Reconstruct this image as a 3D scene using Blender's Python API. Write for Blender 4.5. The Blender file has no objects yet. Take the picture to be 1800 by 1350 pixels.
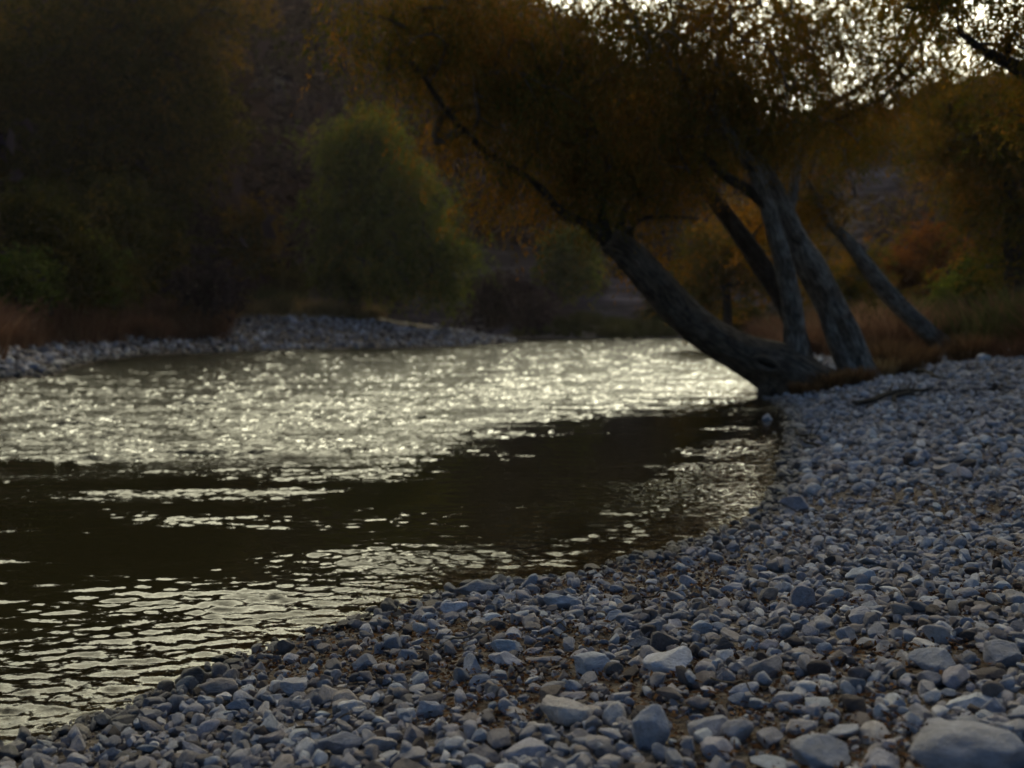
import bpy, math, random
import numpy as np
from mathutils import Vector

# ------------------------------------------------------------------ camera, sky, sun, exposure
SC = bpy.context.scene
COL = SC.collection
F = 1930.0                       # focal length in photograph pixels (1800 wide)
CAMZ = 1.5                       # eye height over the water
PITCH = math.atan(110.0 / F)
cd = bpy.data.cameras.new('camera')
cam = bpy.data.objects.new('camera', cd); COL.objects.link(cam)
cam.location = (0, 0, CAMZ)
cam.rotation_euler = (math.pi / 2 - PITCH, 0, 0)
cd.sensor_width = 36.0
cd.lens = 36.0 * F / 1800.0
cd.clip_start = 0.05; cd.clip_end = 3000
cd.dof.use_dof = True
cd.dof.focus_distance = 4.9
cd.dof.aperture_fstop = 1.9
SC.camera = cam

SUN_EL = math.radians(7.0)
SUN_AZ = math.radians(19.0)      # clockwise from +Y
W = bpy.data.worlds.new('World'); SC.world = W; W.use_nodes = True
wn = W.node_tree; bg = wn.nodes['Background']
sky = wn.nodes.new('ShaderNodeTexSky'); sky.sky_type = 'NISHITA'; sky.sun_disc = False
sky.sun_elevation = SUN_EL; sky.sun_rotation = SUN_AZ
sky.air_density = 1.0; sky.dust_density = 1.0; sky.ozone_density = 3.6
bg.inputs[1].default_value = 0.09
# added cream sky glow, set left of and above the sun to brighten reflections
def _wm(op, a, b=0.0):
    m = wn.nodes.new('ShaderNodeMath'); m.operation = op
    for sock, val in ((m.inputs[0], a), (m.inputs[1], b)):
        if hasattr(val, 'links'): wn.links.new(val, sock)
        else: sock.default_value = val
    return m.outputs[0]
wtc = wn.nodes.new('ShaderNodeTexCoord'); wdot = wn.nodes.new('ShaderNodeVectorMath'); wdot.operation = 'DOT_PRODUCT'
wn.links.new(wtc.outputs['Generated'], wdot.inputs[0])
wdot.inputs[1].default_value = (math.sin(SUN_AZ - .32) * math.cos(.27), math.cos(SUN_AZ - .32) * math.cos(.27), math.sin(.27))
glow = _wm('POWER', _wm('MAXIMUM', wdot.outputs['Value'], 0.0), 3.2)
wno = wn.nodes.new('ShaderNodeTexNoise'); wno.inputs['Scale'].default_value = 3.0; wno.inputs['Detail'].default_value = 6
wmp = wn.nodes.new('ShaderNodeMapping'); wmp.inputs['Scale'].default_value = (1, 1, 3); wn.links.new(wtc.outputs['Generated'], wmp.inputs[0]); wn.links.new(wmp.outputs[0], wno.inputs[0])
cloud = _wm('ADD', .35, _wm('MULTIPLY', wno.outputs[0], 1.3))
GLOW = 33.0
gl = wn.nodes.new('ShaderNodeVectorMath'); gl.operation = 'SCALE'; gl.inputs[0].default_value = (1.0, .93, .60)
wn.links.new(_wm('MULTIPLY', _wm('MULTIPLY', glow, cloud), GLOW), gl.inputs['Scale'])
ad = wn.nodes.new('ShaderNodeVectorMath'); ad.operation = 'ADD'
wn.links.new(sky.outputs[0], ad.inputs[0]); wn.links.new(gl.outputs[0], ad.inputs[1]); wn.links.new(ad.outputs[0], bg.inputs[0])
sl = bpy.data.lights.new('sun', 'SUN'); sl.energy = 2.0; sl.angle = math.radians(0.5); sl.color = (1, .86, .68)
sun = bpy.data.objects.new('sun', sl); COL.objects.link(sun)
sd_ = Vector((math.sin(SUN_AZ) * math.cos(SUN_EL), math.cos(SUN_AZ) * math.cos(SUN_EL), math.sin(SUN_EL)))
sun.rotation_euler = sd_.to_track_quat('Z', 'Y').to_euler()
SC.view_settings.view_transform = 'Standard'; SC.view_settings.look = 'None'
SC.view_settings.gamma = 1.0; SC.view_settings.use_curve_mapping = False
SC.view_settings.exposure = 1.02

rng = np.random.default_rng(7)
random.seed(7)

# ------------------------------------------------------------------ helpers
CP, SP = math.cos(PITCH), math.sin(PITCH)
def P(u, v, Y):
    """world point seen at photograph pixel (u,v) at ground distance Y"""
    x = (u - 900.0) / F; y = (675.0 - v) / F
    d = np.array([x, CP + y * SP, -SP + y * CP])
    return d * (Y / d[1]) + np.array([0, 0, CAMZ])

def pix(X, Y, Z):
    """inverse of P for arrays"""
    z = Z - CAMZ
    f = Y * CP - z * SP; upc = Y * SP + z * CP
    return 900 + F * X / f, 675 - F * upc / f

def tag(o, label=None, cat=None, group=None, kind=None):
    if label: o['label'] = label
    if cat: o['category'] = cat
    if group: o['group'] = group
    if kind: o['kind'] = kind
    return o

def empty(name, loc):
    o = bpy.data.objects.new(name, None); COL.objects.link(o); o.location = tuple(float(a) for a in loc)
    o.empty_display_size = 0.2
    return o

def new_mesh(name, V, Fc, mat=None, smooth=True, attrs=None):
    """Fc: (M,k) int array or list of such arrays"""
    me = bpy.data.meshes.new(name)
    if not isinstance(Fc, list): Fc = [Fc]
    Fc = [np.asarray(f, dtype=np.int32) for f in Fc if len(f)]
    V = np.asarray(V, dtype=np.float32)
    tot = np.concatenate([np.full(len(f), f.shape[1], np.int32) for f in Fc])
    idx = np.concatenate([f.ravel() for f in Fc])
    st = np.concatenate([[0], np.cumsum(tot)[:-1]]).astype(np.int32)
    me.vertices.add(len(V)); me.vertices.foreach_set('co', V.ravel())
    me.loops.add(len(idx)); me.loops.foreach_set('vertex_index', idx)
    me.polygons.add(len(tot)); me.polygons.foreach_set('loop_start', st); me.polygons.foreach_set('loop_total', tot)
    if smooth: me.polygons.foreach_set('use_smooth', np.ones(len(tot), bool))
    for k, (dom, typ, arr) in (attrs or {}).items():
        a = me.attributes.new(k, typ, dom)
        a.data.foreach_set('vector' if typ == 'FLOAT_VECTOR' else 'value', np.asarray(arr, np.float32).ravel())
    me.update(calc_edges=True)
    if mat: me.materials.append(mat)
    return me

def obj(name, me, parent=None):
    o = bpy.data.objects.new(name, me)
    COL.objects.link(o)
    if parent is not None:
        o.parent = parent
        o.location = -parent.location          # meshes are built in world coordinates
    return o

# lattice noise in numpy
_LAT = rng.random((64, 64, 64)).astype(np.float32)
def vnoise(x, y, z=0.0):
    x = np.asarray(x, float); y = np.asarray(y, float); z = np.zeros_like(x) + z
    xi = np.floor(x).astype(int); yi = np.floor(y).astype(int); zi = np.floor(z).astype(int)
    fx = x - xi; fy = y - yi; fz = z - zi
    fx = fx * fx * (3 - 2 * fx); fy = fy * fy * (3 - 2 * fy); fz = fz * fz * (3 - 2 * fz)
    def L(a, b, c): return _LAT[(xi + a) & 63, (yi + b) & 63, (zi + c) & 63]
    r = 0
    for c, wz in ((0, 1 - fz), (1, fz)):
        r = r + wz * ((L(0, 0, c) * (1 - fx) + L(1, 0, c) * fx) * (1 - fy) + (L(0, 1, c) * (1 - fx) + L(1, 1, c) * fx) * fy)
    return r
def fbm(x, y, z=0.0, oct=4):
    s = 0; a = 0.5; t = 0
    for i in range(oct):
        s = s + a * vnoise(x * 2 ** i + 17.3 * i, y * 2 ** i + 5.1 * i, z * 2 ** i + 3.7 * i); t += a; a *= 0.5
    return s / t
def smooth(a, b, x):
    t = np.clip((x - a) / (b - a), 0, 1); return t * t * (3 - 2 * t)

# ------------------------------------------------------------------ material helpers
class NT:
    def __init__(s, name):
        s.m = bpy.data.materials.new(name); s.m.use_nodes = True; s.t = s.m.node_tree
        s.t.nodes.clear(); s.out = s.t.nodes.new('ShaderNodeOutputMaterial')
    def n(s, typ, **kw):
        nd = s.t.nodes.new(typ)
        for k, v in kw.items():
            if isinstance(k, str) and hasattr(nd, k): setattr(nd, k, v)
        return nd
    def l(s, a, b): s.t.links.new(a, b)
    def noise(s, vec, scale, detail=5, rough=.55):
        nd = s.n('ShaderNodeTexNoise'); nd.inputs['Scale'].default_value = scale
        nd.inputs['Detail'].default_value = detail; nd.inputs['Roughness'].default_value = rough
        if vec is not None: s.l(vec, nd.inputs['Vector'])
        return nd
    def ramp(s, fac, stops):
        r = s.n('ShaderNodeValToRGB'); e = r.color_ramp.elements
        e[0].position, e[0].color = stops[0][0], (*stops[0][1], 1)
        e[1].position, e[1].color = stops[-1][0], (*stops[-1][1], 1)
        for p, c in stops[1:-1]:
            x = e.new(p); x.color = (*c, 1)
        s.l(fac, r.inputs[0]); return r
    def mix(s, fac, a, b, mode='MIX'):
        m = s.n('ShaderNodeMix'); m.data_type = 'RGBA'; m.blend_type = mode
        for sock, val in ((m.inputs[0], fac), (m.inputs[6], a), (m.inputs[7], b)):
            if hasattr(val, 'links'): s.l(val, sock)
            elif isinstance(val, (int, float)): sock.default_value = val
            else: sock.default_value = (*val, 1)
        return m.outputs[2]
    def math(s, op, a, b=0.0):
        m = s.n('ShaderNodeMath'); m.operation = op
        for sock, val in ((m.inputs[0], a), (m.inputs[1], b)):
            if hasattr(val, 'links'): s.l(val, sock)
            else: sock.default_value = val
        return m.outputs[0]
    def attr(s, name, typ='GEOMETRY'):
        a = s.n('ShaderNodeAttribute'); a.attribute_type = typ; a.attribute_name = name; return a
    def bump(s, h, strength, dist):
        b = s.n('ShaderNodeBump'); b.inputs['Strength'].default_value = strength; b.inputs['Distance'].default_value = dist
        s.l(h, b.inputs['Height']); return b.outputs[0]
    def principled(s, col, rough=.8, normal=None, spec=.3):
        p = s.n('ShaderNodeBsdfPrincipled')
        if hasattr(col, 'links'): s.l(col, p.inputs['Base Color'])
        else: p.inputs['Base Color'].default_value = (*col, 1)
        if hasattr(rough, 'links'): s.l(rough, p.inputs['Roughness'])
        else: p.inputs['Roughness'].default_value = rough
        p.inputs['Specular IOR Level'].default_value = spec
        if normal is not None: s.l(normal, p.inputs['Normal'])
        s.l(p.outputs[0], s.out.inputs[0]); return p

def mat_stone(name, typ):
    """river cobble; 'tint' picks its tone, 'wet' darkens and glosses the ones at the waterline"""
    t = NT(name)
    ti = t.attr('tint', typ).outputs['Fac']; wet = t.attr('wet', typ).outputs['Fac']
    tc = t.n('ShaderNodeTexCoord').outputs['Object']
    n1 = t.noise(tc, 2.2, 5, .6); n2 = t.noise(tc, 14, 5, .7)
    base = t.ramp(ti, [(0, (.085, .062, .05)), (.15, (.22, .185, .17)), (.4, (.37, .35, .36)), (.7, (.48, .465, .485)), (.9, (.60, .59, .60)), (1, (.78, .76, .75))]).outputs[0]
    c = t.mix(.75, base, t.ramp(n1.outputs[0], [(.3, (.45, .42, .38)), (.7, (1, 1, 1))]).outputs[0], 'MULTIPLY')
    c = t.mix(.5, c, t.ramp(n2.outputs[0], [(.3, (.5, .46, .42)), (.6, (1, 1, 1))]).outputs[0], 'MULTIPLY')
    hu = t.math('FRACT', t.math('MULTIPLY', ti, 37.3))
    c = t.mix(.8, c, t.ramp(hu, [(0, (.98, .84, .74)), (.25, (.93, .87, .90)), (.6, (.82, .87, 1)), (.8, (.92, .84, .93)), (1, (.78, .87, 1))]).outputs[0], 'MULTIPLY')
    c = t.mix(wet, c, t.mix(1.0, c, (.3, .27, .24), 'MULTIPLY'))
    b = t.bump(n2.outputs[0], .6, .06)
    t.principled(c, t.math('SUBTRACT', .85, t.math('MULTIPLY', wet, .5)), b, .3)
    return t.m

def mat_leaf(name, stops, trans=.55):
    t = NT(name)
    ti = t.attr('tint').outputs['Fac']
    c = t.ramp(ti, stops).outputs[0]
    d = t.n('ShaderNodeBsdfDiffuse'); t.l(c, d.inputs[0])
    tr = t.n('ShaderNodeBsdfTranslucent'); t.l(t.mix(1., c, (1.0, .85, .6), 'MULTIPLY'), tr.inputs[0])
    mx = t.n('ShaderNodeMixShader'); mx.inputs[0].default_value = trans
    t.l(d.outputs[0], mx.inputs[1]); t.l(tr.outputs[0], mx.inputs[2]); t.l(mx.outputs[0], t.out.inputs[0])
    return t.m

def mat_bark(name, dark, light, lichen=None):
    t = NT(name)
    bc = t.attr('bark').outputs['Vector']
    mp = t.n('ShaderNodeMapping'); mp.inputs['Scale'].default_value = (1, 1, .22); t.l(bc, mp.inputs[0])
    n1 = t.noise(mp.outputs[0], 22, 6, .65); n2 = t.noise(bc, 3.0, 4, .5)
    c = t.ramp(n1.outputs[0], [(.36, dark), (.72, light)]).outputs[0]
    c = t.mix(t.ramp(n2.outputs[0], [(.42, (0, 0, 0)), (.62, (1, 1, 1))]).outputs[0], c, t.mix(1., c, (.55, .5, .46), 'MULTIPLY'))
    t.principled(c, .9, t.bump(n1.outputs[0], 1.0, .10), .15)
    return t.m

def mat_grass(name, stops, single=False):
    t = NT(name)
    ti = t.math('ADD', t.math('MULTIPLY', t.attr('tint').outputs['Fac'], .5), t.math('MULTIPLY', t.attr('patch', 'INSTANCER').outputs['Fac'], .5))
    if single: ti = t.attr('tint').outputs['Fac']
    c = t.ramp(ti, stops).outputs[0]
    d = t.n('ShaderNodeBsdfDiffuse'); t.l(c, d.inputs[0])
    tr = t.n('ShaderNodeBsdfTranslucent'); t.l(c, tr.inputs[0])
    mx = t.n('ShaderNodeMixShader'); mx.inputs[0].default_value = .35
    t.l(d.outputs[0], mx.inputs[1]); t.l(tr.outputs[0], mx.inputs[2]); t.l(mx.outputs[0], t.out.inputs[0])
    return t.m

def mat_ground():
    t = NT('ground')
    pos = t.n('ShaderNodeNewGeometry').outputs['Position']
    gr = t.attr('grassy').outputs['Fac']
    v = t.n('ShaderNodeTexVoronoi'); v.inputs['Scale'].default_value = 38; t.l(pos, v.inputs['Vector'])
    vc = t.ramp(v.outputs['Color'], [(.1, (.06, .045, .035)), (.5, (.12, .095, .08)), (.9, (.2, .17, .15))]).outputs[0]
    n = t.noise(pos, 1.3, 5); n3 = t.noise(pos, 40, 6, .7)
    soil = t.ramp(n3.outputs[0], [(.3, (.035, .022, .015)), (.7, (.10, .07, .05))]).outputs[0]
    c = t.mix(t.ramp(n.outputs[0], [(.4, (0, 0, 0)), (.6, (1, 1, 1))]).outputs[0], vc, soil)
    c = t.mix(gr, c, t.ramp(n3.outputs[0], [(.3, (.05, .035, .02)), (.7, (.13, .095, .05))]).outputs[0])
    h = t.math('ADD', t.math('MULTIPLY', v.outputs['Distance'], -1.), n3.outputs[0])
    t.principled(c, .92, t.bump(h, .8, .02), .2)
    return t.m

def mat_hill():
    t = NT('hillside')
    pos = t.n('ShaderNodeNewGeometry').outputs['Position']
    mp = t.n('ShaderNodeMapping'); mp.inputs['Rotation'].default_value = (0, math.radians(32), 0)
    mp.inputs['Scale'].default_value = (.05, .12, 1.1); t.l(pos, mp.inputs[0])
    n1 = t.noise(mp.outputs[0], 1.0, 7, .6)                      # tilted rock strata
    n2 = t.noise(pos, .09, 6, .6); n3 = t.noise(pos, .9, 6, .7)
    rock = t.ramp(n1.outputs[0], [(.35, (.022, .016, .019)), (.5, (.07, .053, .062)), (.66, (.19, .15, .165))]).outputs[0]
    scr = t.ramp(n3.outputs[0], [(.3, (.02, .013, .014)), (.7, (.065, .043, .045))]).outputs[0]
    c = t.mix(t.ramp(n2.outputs[0], [(.45, (0, 0, 0)), (.6, (1, 1, 1))]).outputs[0], rock, scr)
    t.principled(c, .95, t.bump(n3.outputs[0], 1., .6), .1)
    return t.m

def mat_water():
    t = NT('river_water')
    g = t.n('ShaderNodeNewGeometry'); pos = g.outputs['Position']; N = g.outputs['Normal']
    ch = t.attr('chop').outputs['Fac']
    mp = t.n('ShaderNodeMapping'); mp.inputs['Scale'].default_value = (.7, 1.0, 1); t.l(pos, mp.inputs[0])
    n1 = t.noise(mp.outputs[0], 24.0, 4, .7)
    s = t.n('ShaderNodeVectorMath'); s.operation = 'SUBTRACT'; t.l(n1.outputs['Color'], s.inputs[0]); s.inputs[1].default_value = (.5, .5, .5)
    m = t.n('ShaderNodeVectorMath'); m.operation = 'MULTIPLY'; t.l(s.outputs[0], m.inputs[0]); m.inputs[1].default_value = (.5, .95, 0)
    k = t.n('ShaderNodeVectorMath'); k.operation = 'SCALE'; t.l(m.outputs[0], k.inputs[0]); t.l(ch, k.inputs['Scale'])
    a = t.n('ShaderNodeVectorMath'); a.operation = 'ADD'; t.l(N, a.inputs[0]); t.l(k.outputs[0], a.inputs[1])
    nn = t.n('ShaderNodeVectorMath'); nn.operation = 'NORMALIZE'; t.l(a.outputs[0], nn.inputs[0])
    dp = t.attr('deep').outputs['Fac']
    tb = t.n('ShaderNodeBsdfTransparent'); tb.inputs[0].default_value = (.62, .55, .36, 1)
    df = t.n('ShaderNodeBsdfDiffuse'); df.inputs[0].default_value = (.016, .013, .005, 1)
    m1 = t.n('ShaderNodeMixShader'); t.l(dp, m1.inputs[0]); t.l(tb.outputs[0], m1.inputs[1]); t.l(df.outputs[0], m1.inputs[2])
    gb = t.n('ShaderNodeBsdfGlossy'); t.l(t.math('ADD', .035, t.math('MULTIPLY', ch, .085)), gb.inputs['Roughness']); t.l(nn.outputs[0], gb.inputs['Normal'])
    fr = t.n('ShaderNodeFresnel'); fr.inputs[0].default_value = 1.333; t.l(nn.outputs[0], fr.inputs['Normal'])
    m2 = t.n('ShaderNodeMixShader'); t.l(fr.outputs[0], m2.inputs[0]); t.l(m1.outputs[0], m2.inputs[1]); t.l(gb.outputs[0], m2.inputs[2])
    t.l(m2.outputs[0], t.out.inputs[0])
    return t.m

M = {}
M['stone'] = mat_stone('river_stone', 'INSTANCER')
M['stone_single'] = mat_stone('river_stone_single', 'OBJECT')
M['ground'] = mat_ground(); M['hill'] = mat_hill(); M['water'] = mat_water()
M['bark_grey'] = mat_bark('grey_bark', (.05, .043, .038), (.30, .265, .24))
M['bark_brown'] = mat_bark('brown_bark', (.035, .026, .02), (.18, .135, .105))
M['bark_dark'] = mat_bark('dark_bark', (.018, .014, .012), (.075, .06, .05))
M['leaf_autumn'] = mat_leaf('autumn_leaves', [(0, (.045, .058, .010)), (.35, (.105, .080, .013)), (.65, (.15, .085, .014)), (1, (.26, .12, .018))])
M['leaf_orange'] = mat_leaf('orange_leaves', [(0, (.08, .035, .012)), (.5, (.15, .055, .014)), (1, (.25, .10, .02))])
M['leaf_green'] = mat_leaf('green_leaves', [(0, (.035, .055, .012)), (.5, (.115, .145, .024)), (.85, (.20, .18, .03)), (1, (.26, .16, .028))])
M['leaf_dark'] = mat_leaf('dark_green_leaves', [(0, (.016, .022, .007)), (.5, (.052, .052, .012)), (1, (.16, .095, .018))])
M['leaf_dry'] = mat_leaf('dry_leaves', [(0, (.03, .016, .010)), (.5, (.07, .035, .018)), (1, (.14, .075, .035))], .15)
M['scrub'] = mat_leaf('scrub_leaves', [(0, (.016, .011, .013)), (.5, (.042, .029, .034)), (1, (.095, .062, .064))], .2)
M['grass_red'] = mat_grass('russet_grass', [(0, (.06, .030, .020)), (.5, (.14, .072, .046)), (1, (.27, .155, .095))])
M['grass_tan'] = mat_grass('tan_grass', [(0, (.09, .075, .03)), (.5, (.24, .16, .075)), (1, (.42, .29, .15))])
M['grass_green'] = mat_grass('green_grass', [(0, (.03, .035, .012)), (.5, (.07, .075, .025)), (1, (.16, .12, .05))])

M['clump_red'] = mat_grass('russet_clump', [(0, (.045, .022, .012)), (.5, (.12, .062, .028)), (1, (.24, .14, .07))], True)
M['clump_tan'] = mat_grass('straw_clump', [(0, (.07, .045, .02)), (.5, (.17, .11, .055)), (1, (.32, .22, .12))], True)

# ------------------------------------------------------------------ river outline and terrain height
def gp(u, v, z=0.0):
    Y = (CAMZ - z) * F / (v - 565.0)
    return ((u - 900.0) / F * Y, Y)
RIGHT = [(-9.0, -6.0), (-3.4, 1.6)] + [gp(*a) for a in [(130, 1300), (300, 1222), (430, 1160), (600, 1108), (740, 1062), (850, 1034), (1000, 1022), (1110, 990), (1200, 965),
        (1290, 932), (1340, 905), (1372, 860), (1388, 800), (1395, 760), (1385, 720), (1352, 702)]] + [(6.0, 27), (8.2, 40), (12.5, 62), (19, 86), (26, 96)]
LEFT = [(24, 103), (14, 98), (6, 96), (-6, 97), (-9, 88), (0.5, 80.5)] + [gp(*a) for a in [(900, 604), (800, 609), (700, 612), (560, 614), (400, 619), (270, 624), (170, 633), (125, 645), (90, 660), (0, 668), (-150, 690)]] + [(-26, 14), (-34, -6)]
RIV = np.array(RIGHT + LEFT)

def seg_dist(X, Y, A, closed=True):
    d = np.full(X.shape, 1e9)
    n = len(A)
    for i in range(n if closed else n - 1):
        a = A[i]; b = A[(i + 1) % n]; ab = b - a; L = ab @ ab
        t = np.clip(((X - a[0]) * ab[0] + (Y - a[1]) * ab[1]) / L, 0, 1)
        d = np.minimum(d, (X - a[0] - t * ab[0]) ** 2 + (Y - a[1] - t * ab[1]) ** 2)
    return np.sqrt(d)
def inside(X, Y, A):
    c = np.zeros(X.shape, bool); n = len(A)
    for i in range(n):
        x1, y1 = A[i]; x2, y2 = A[(i + 1) % n]
        if y1 == y2: continue
        k = (y1 > Y) != (y2 > Y)
        c ^= k & (X < (x2 - x1) * (Y - y1) / (y2 - y1) + x1)
    return c
RA = np.array(RIGHT); LA = np.array(LEFT)
def height(X, Y, rough=True):
    X = np.asarray(X, float); Y = np.asarray(Y, float)
    dr = seg_dist(X, Y, RA, False); dl = seg_dist(X, Y, LA, False)
    ins = inside(X, Y, RIV)
    d = np.minimum(dr, dl)
    if rough:
        jag = (fbm(X * 1.7, Y * 1.7, 2.2, 3) - .5) * np.clip(.25 + d * .1, 0, .6)
    else: jag = 0
    hr = .12 * dr - .0015 * dr ** 2 * (dr < 40) ; hr = np.where(dr > 40, .12 * 40 - .0015 * 1600, hr)
    hr = hr + .10 * (fbm(X * .35, Y * .35, 9., 3) - .5) * smooth(.3, 3, dr)
    hl = np.where(dl < 9, .21 * dl, 1.89 + .055 * (dl - 9)) + .5 * (fbm(X * .15, Y * .15, 4., 3) - .5) * smooth(1, 6, dl)
    h = np.where(dr < dl, hr, hl) + jag * .12
    hin = -np.minimum(.11 * d, .9) + jag * .12
    return np.where(ins, hin, h)
def shore_d(X, Y):
    X = np.asarray(X, float); Y = np.asarray(Y, float)
    return seg_dist(X, Y, RA, False), seg_dist(X, Y, LA, False), inside(X, Y, RIV)

def grid_faces(nr, nc):
    i = np.arange(nr - 1)[:, None] * nc + np.arange(nc - 1)[None, :]
    i = i.ravel()
    return np.stack([i, i + 1, i + nc + 1, i + nc], 1)

# one ground sheet, finer close to the camera
def axis(a, b, fine0, fine1, df, grow):
    xs = [fine0]
    while xs[-1] < fine1: xs.append(xs[-1] + df)
    d = df
    while xs[-1] < b: d *= grow; xs.append(xs[-1] + d)
    ys = [fine0]; d = df
    while ys[-1] > a: d *= grow; ys.append(ys[-1] - d)
    return np.array(sorted(set(ys + xs)))
gx = axis(-700, 700, -6, 9, .1, 1.035); gy = axis(-300, 1200, 1, 24, .1, 1.03)
GX, GY = np.meshgrid(gx, gy)
GZ = height(GX, GY)
dr_, dl_, in_ = shore_d(GX, GY)
grassy = np.where(dr_ < dl_, smooth(7, 12, dr_ + 3 * fbm(GX * .3, GY * .3, 1.) - 1.5 + smooth(26, 34, GY) * 4), smooth(7, 10, dl_))
grassy = np.where(in_, 0, grassy)
me = new_mesh('ground', np.stack([GX.ravel(), GY.ravel(), GZ.ravel()], 1), grid_faces(len(gy), len(gx)), M['ground'], attrs={'grassy': ('POINT', 'FLOAT', grassy.ravel())})
tag(obj('ground', me), 'stony riverside ground under the shingle and grass', kind='structure')

# ------------------------------------------------------------------ water: real waves on a fan-shaped sheet
def water():
    ys = [1.4]
    while ys[-1] < 106:
        y = ys[-1]; ys.append(y + max(.015, min(.12, .004 * y)))
    ys = np.array(ys)
    a = np.linspace(-.95, .6, 860)
    T, Yg = np.meshgrid(a, ys); Xg = T * (Yg + 1.5)
    X = Xg.ravel(); Y = Yg.ravel()
    # how choppy the current is: a fast riffle upstream, a slack pool in front of the leaning tree
    line = np.interp(X, [-14, -8, -3.4, -1.2, -.4, .9, 4.3, 6], [13.5, 12.5, 10.8, 11.4, 14.2, 17.6, 20.9, 22.5])
    e = (Y - line) / (line * .25) + 1.1 * (fbm(X * .22, Y * .7, 3.3, 4) - .5)
    rif = smooth(-1.0, 1.0, e + 1.6 * (fbm(X * .35, Y * 2.6, 61., 4) - .5))
    streak = fbm(X * .5, Y * 2.2, 8.8, 4)
    small = .10 + .45 * smooth(.60, .76, streak) * smooth(2.5, -1.5, X) 
    dR = seg_dist(X, Y, RA, False); near = smooth(1.9, .5, dR + .6 * (fbm(X * 1.2, Y * 1.2, 4.4, 3) - .5)) * np.where(Y < 14, .62, .25)
    chop = np.clip(small * smooth(4.5, -1, X * 1.0 - .0 * Y) + .10 + near + rif * (1.25 + .55 * smooth(-4, -10, X) + .4 * (fbm(X * .4, Y * .9, 5.5, 3) - .5) * 2), .05, 1.7)
    z = np.zeros_like(X)
    qx = .22 * (fbm(X * 1.3, Y * 1.3, 21., 3) - .5); qy = .30 * (fbm(X * 1.1, Y * 1.6, 33., 3) - .5)
    gust = .30 + 1.35 * smooth(.30, .68, fbm(X * .9, Y * 2.2, 41., 4))
    r = np.random.default_rng(3)
    for i in range(80):
        lam = .062 * (20 ** (i / 79.)) * r.uniform(.9, 1.1)
        th = r.normal(math.radians(94), .30 if lam > .15 else .5); ph = r.uniform(0, 6.28)
        k = 2 * math.pi / lam
        slope = .070 if lam < .16 else (.040 if lam < .42 else (.020 if lam < .9 else .008))
        amp = slope / k
        far = np.interp(Y, [14, 40], [1.0, .72])
        # longer waves only where the current is fast
        env = chop if lam < .2 else chop * np.clip(rif * 1.0 + (.45 if lam < .4 else .12), 0, 1)
        wx = X + .12 * np.sin(.9 * Y + i) + qx; wy = Y + .10 * np.sin(1.1 * X + 2 * i) + qy
        s = np.sin(k * (wx * math.cos(th) + wy * math.sin(th)) + ph)
        z += amp * env * gust * far * s
    d = np.minimum(seg_dist(X, Y, RA, False), seg_dist(X, Y, LA, False))
    z *= .35 + .65 * smooth(0, .8, d)
    me = new_mesh('water', np.stack([X, Y, z], 1), grid_faces(len(ys), len(a)), M['water'], attrs={'chop': ('POINT', 'FLOAT', np.clip(chop * (1 + 1.1 * rif), .15, 2.2) * .62), 'deep': ('POINT', 'FLOAT', smooth(.0, .16, -height(X, Y)))})
    return tag(obj('water', me), 'dark rippled river reflecting the evening sky', kind='structure')
water()

# ------------------------------------------------------------------ hillside
def ridge_el(a):   # a in degrees clockwise from +Y
    return np.interp(a, [-75, -40, -25, -12, -3, 0, 6, 11.7, 16, 22, 35, 60], [16.4, 17.0, 17.0, 17.0, 16.6, 15.6, 11.8, 9.6, 9.6, 10.6, 12, 12])
def hill_r0(a): return np.interp(a, [-75, -40, -25, -10, 0, 6, 12, 20, 35, 60], [44, 52, 66, 84, 99, 106, 118, 120, 110, 90])
def hill_r1(a): return np.interp(a, [-75, -25, 0, 12, 25, 60], [130, 165, 205, 235, 235, 200])
def hill_z(a, t):
    """t 0 foot .. 1 ridge"""
    r0 = hill_r0(a); r1 = hill_r1(a); r = r0 + (r1 - r0) * t
    X = r * np.sin(np.radians(a)); Y = r * np.cos(np.radians(a))
    top = CAMZ + r1 * np.tan(np.radians(ridge_el(a) + 1.1 * (fbm(a * .25, a * 0 + 2, 1., 3) - .5)))
    prof = np.where(t < 1, .25 * t + .75 * np.clip(t, 0, 1) ** .75 , 1 - (t - 1) * .5)
    n = (fbm(X * .045, Y * .045, 1.5, 5) - .5) * 26 * np.clip(t * 3, 0, 1) * np.where(t < 1, np.clip((1 - t) * 3, 0.1, 1), .1)
    st = (fbm(X * .02 + Y * .01, top * 0 + prof * top * .35 + X * .09, 3.0, 4) - .5) * 5 * np.clip(t * 5, 0, 1) * np.clip((1 - t) * 4, 0, 1)
    z = height(X, Y, False) * np.clip(1 - t * 8, 0, 1) - .8 * (t <= 0) + prof * top + n + st
    return X, Y, z
A_, T_ = np.meshgrid(np.linspace(-75, 60, 520), np.concatenate([np.linspace(-.02, 1, 150), np.linspace(1.02, 1.8, 20)]))
hx, hy, hz = hill_z(A_, T_)
me = new_mesh('hillside', np.stack([hx.ravel(), hy.ravel(), hz.ravel()], 1), grid_faces(*A_.shape), M['hill'])
tag(obj('hillside', me), 'steep dark rocky hillside behind the river', kind='structure')

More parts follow.
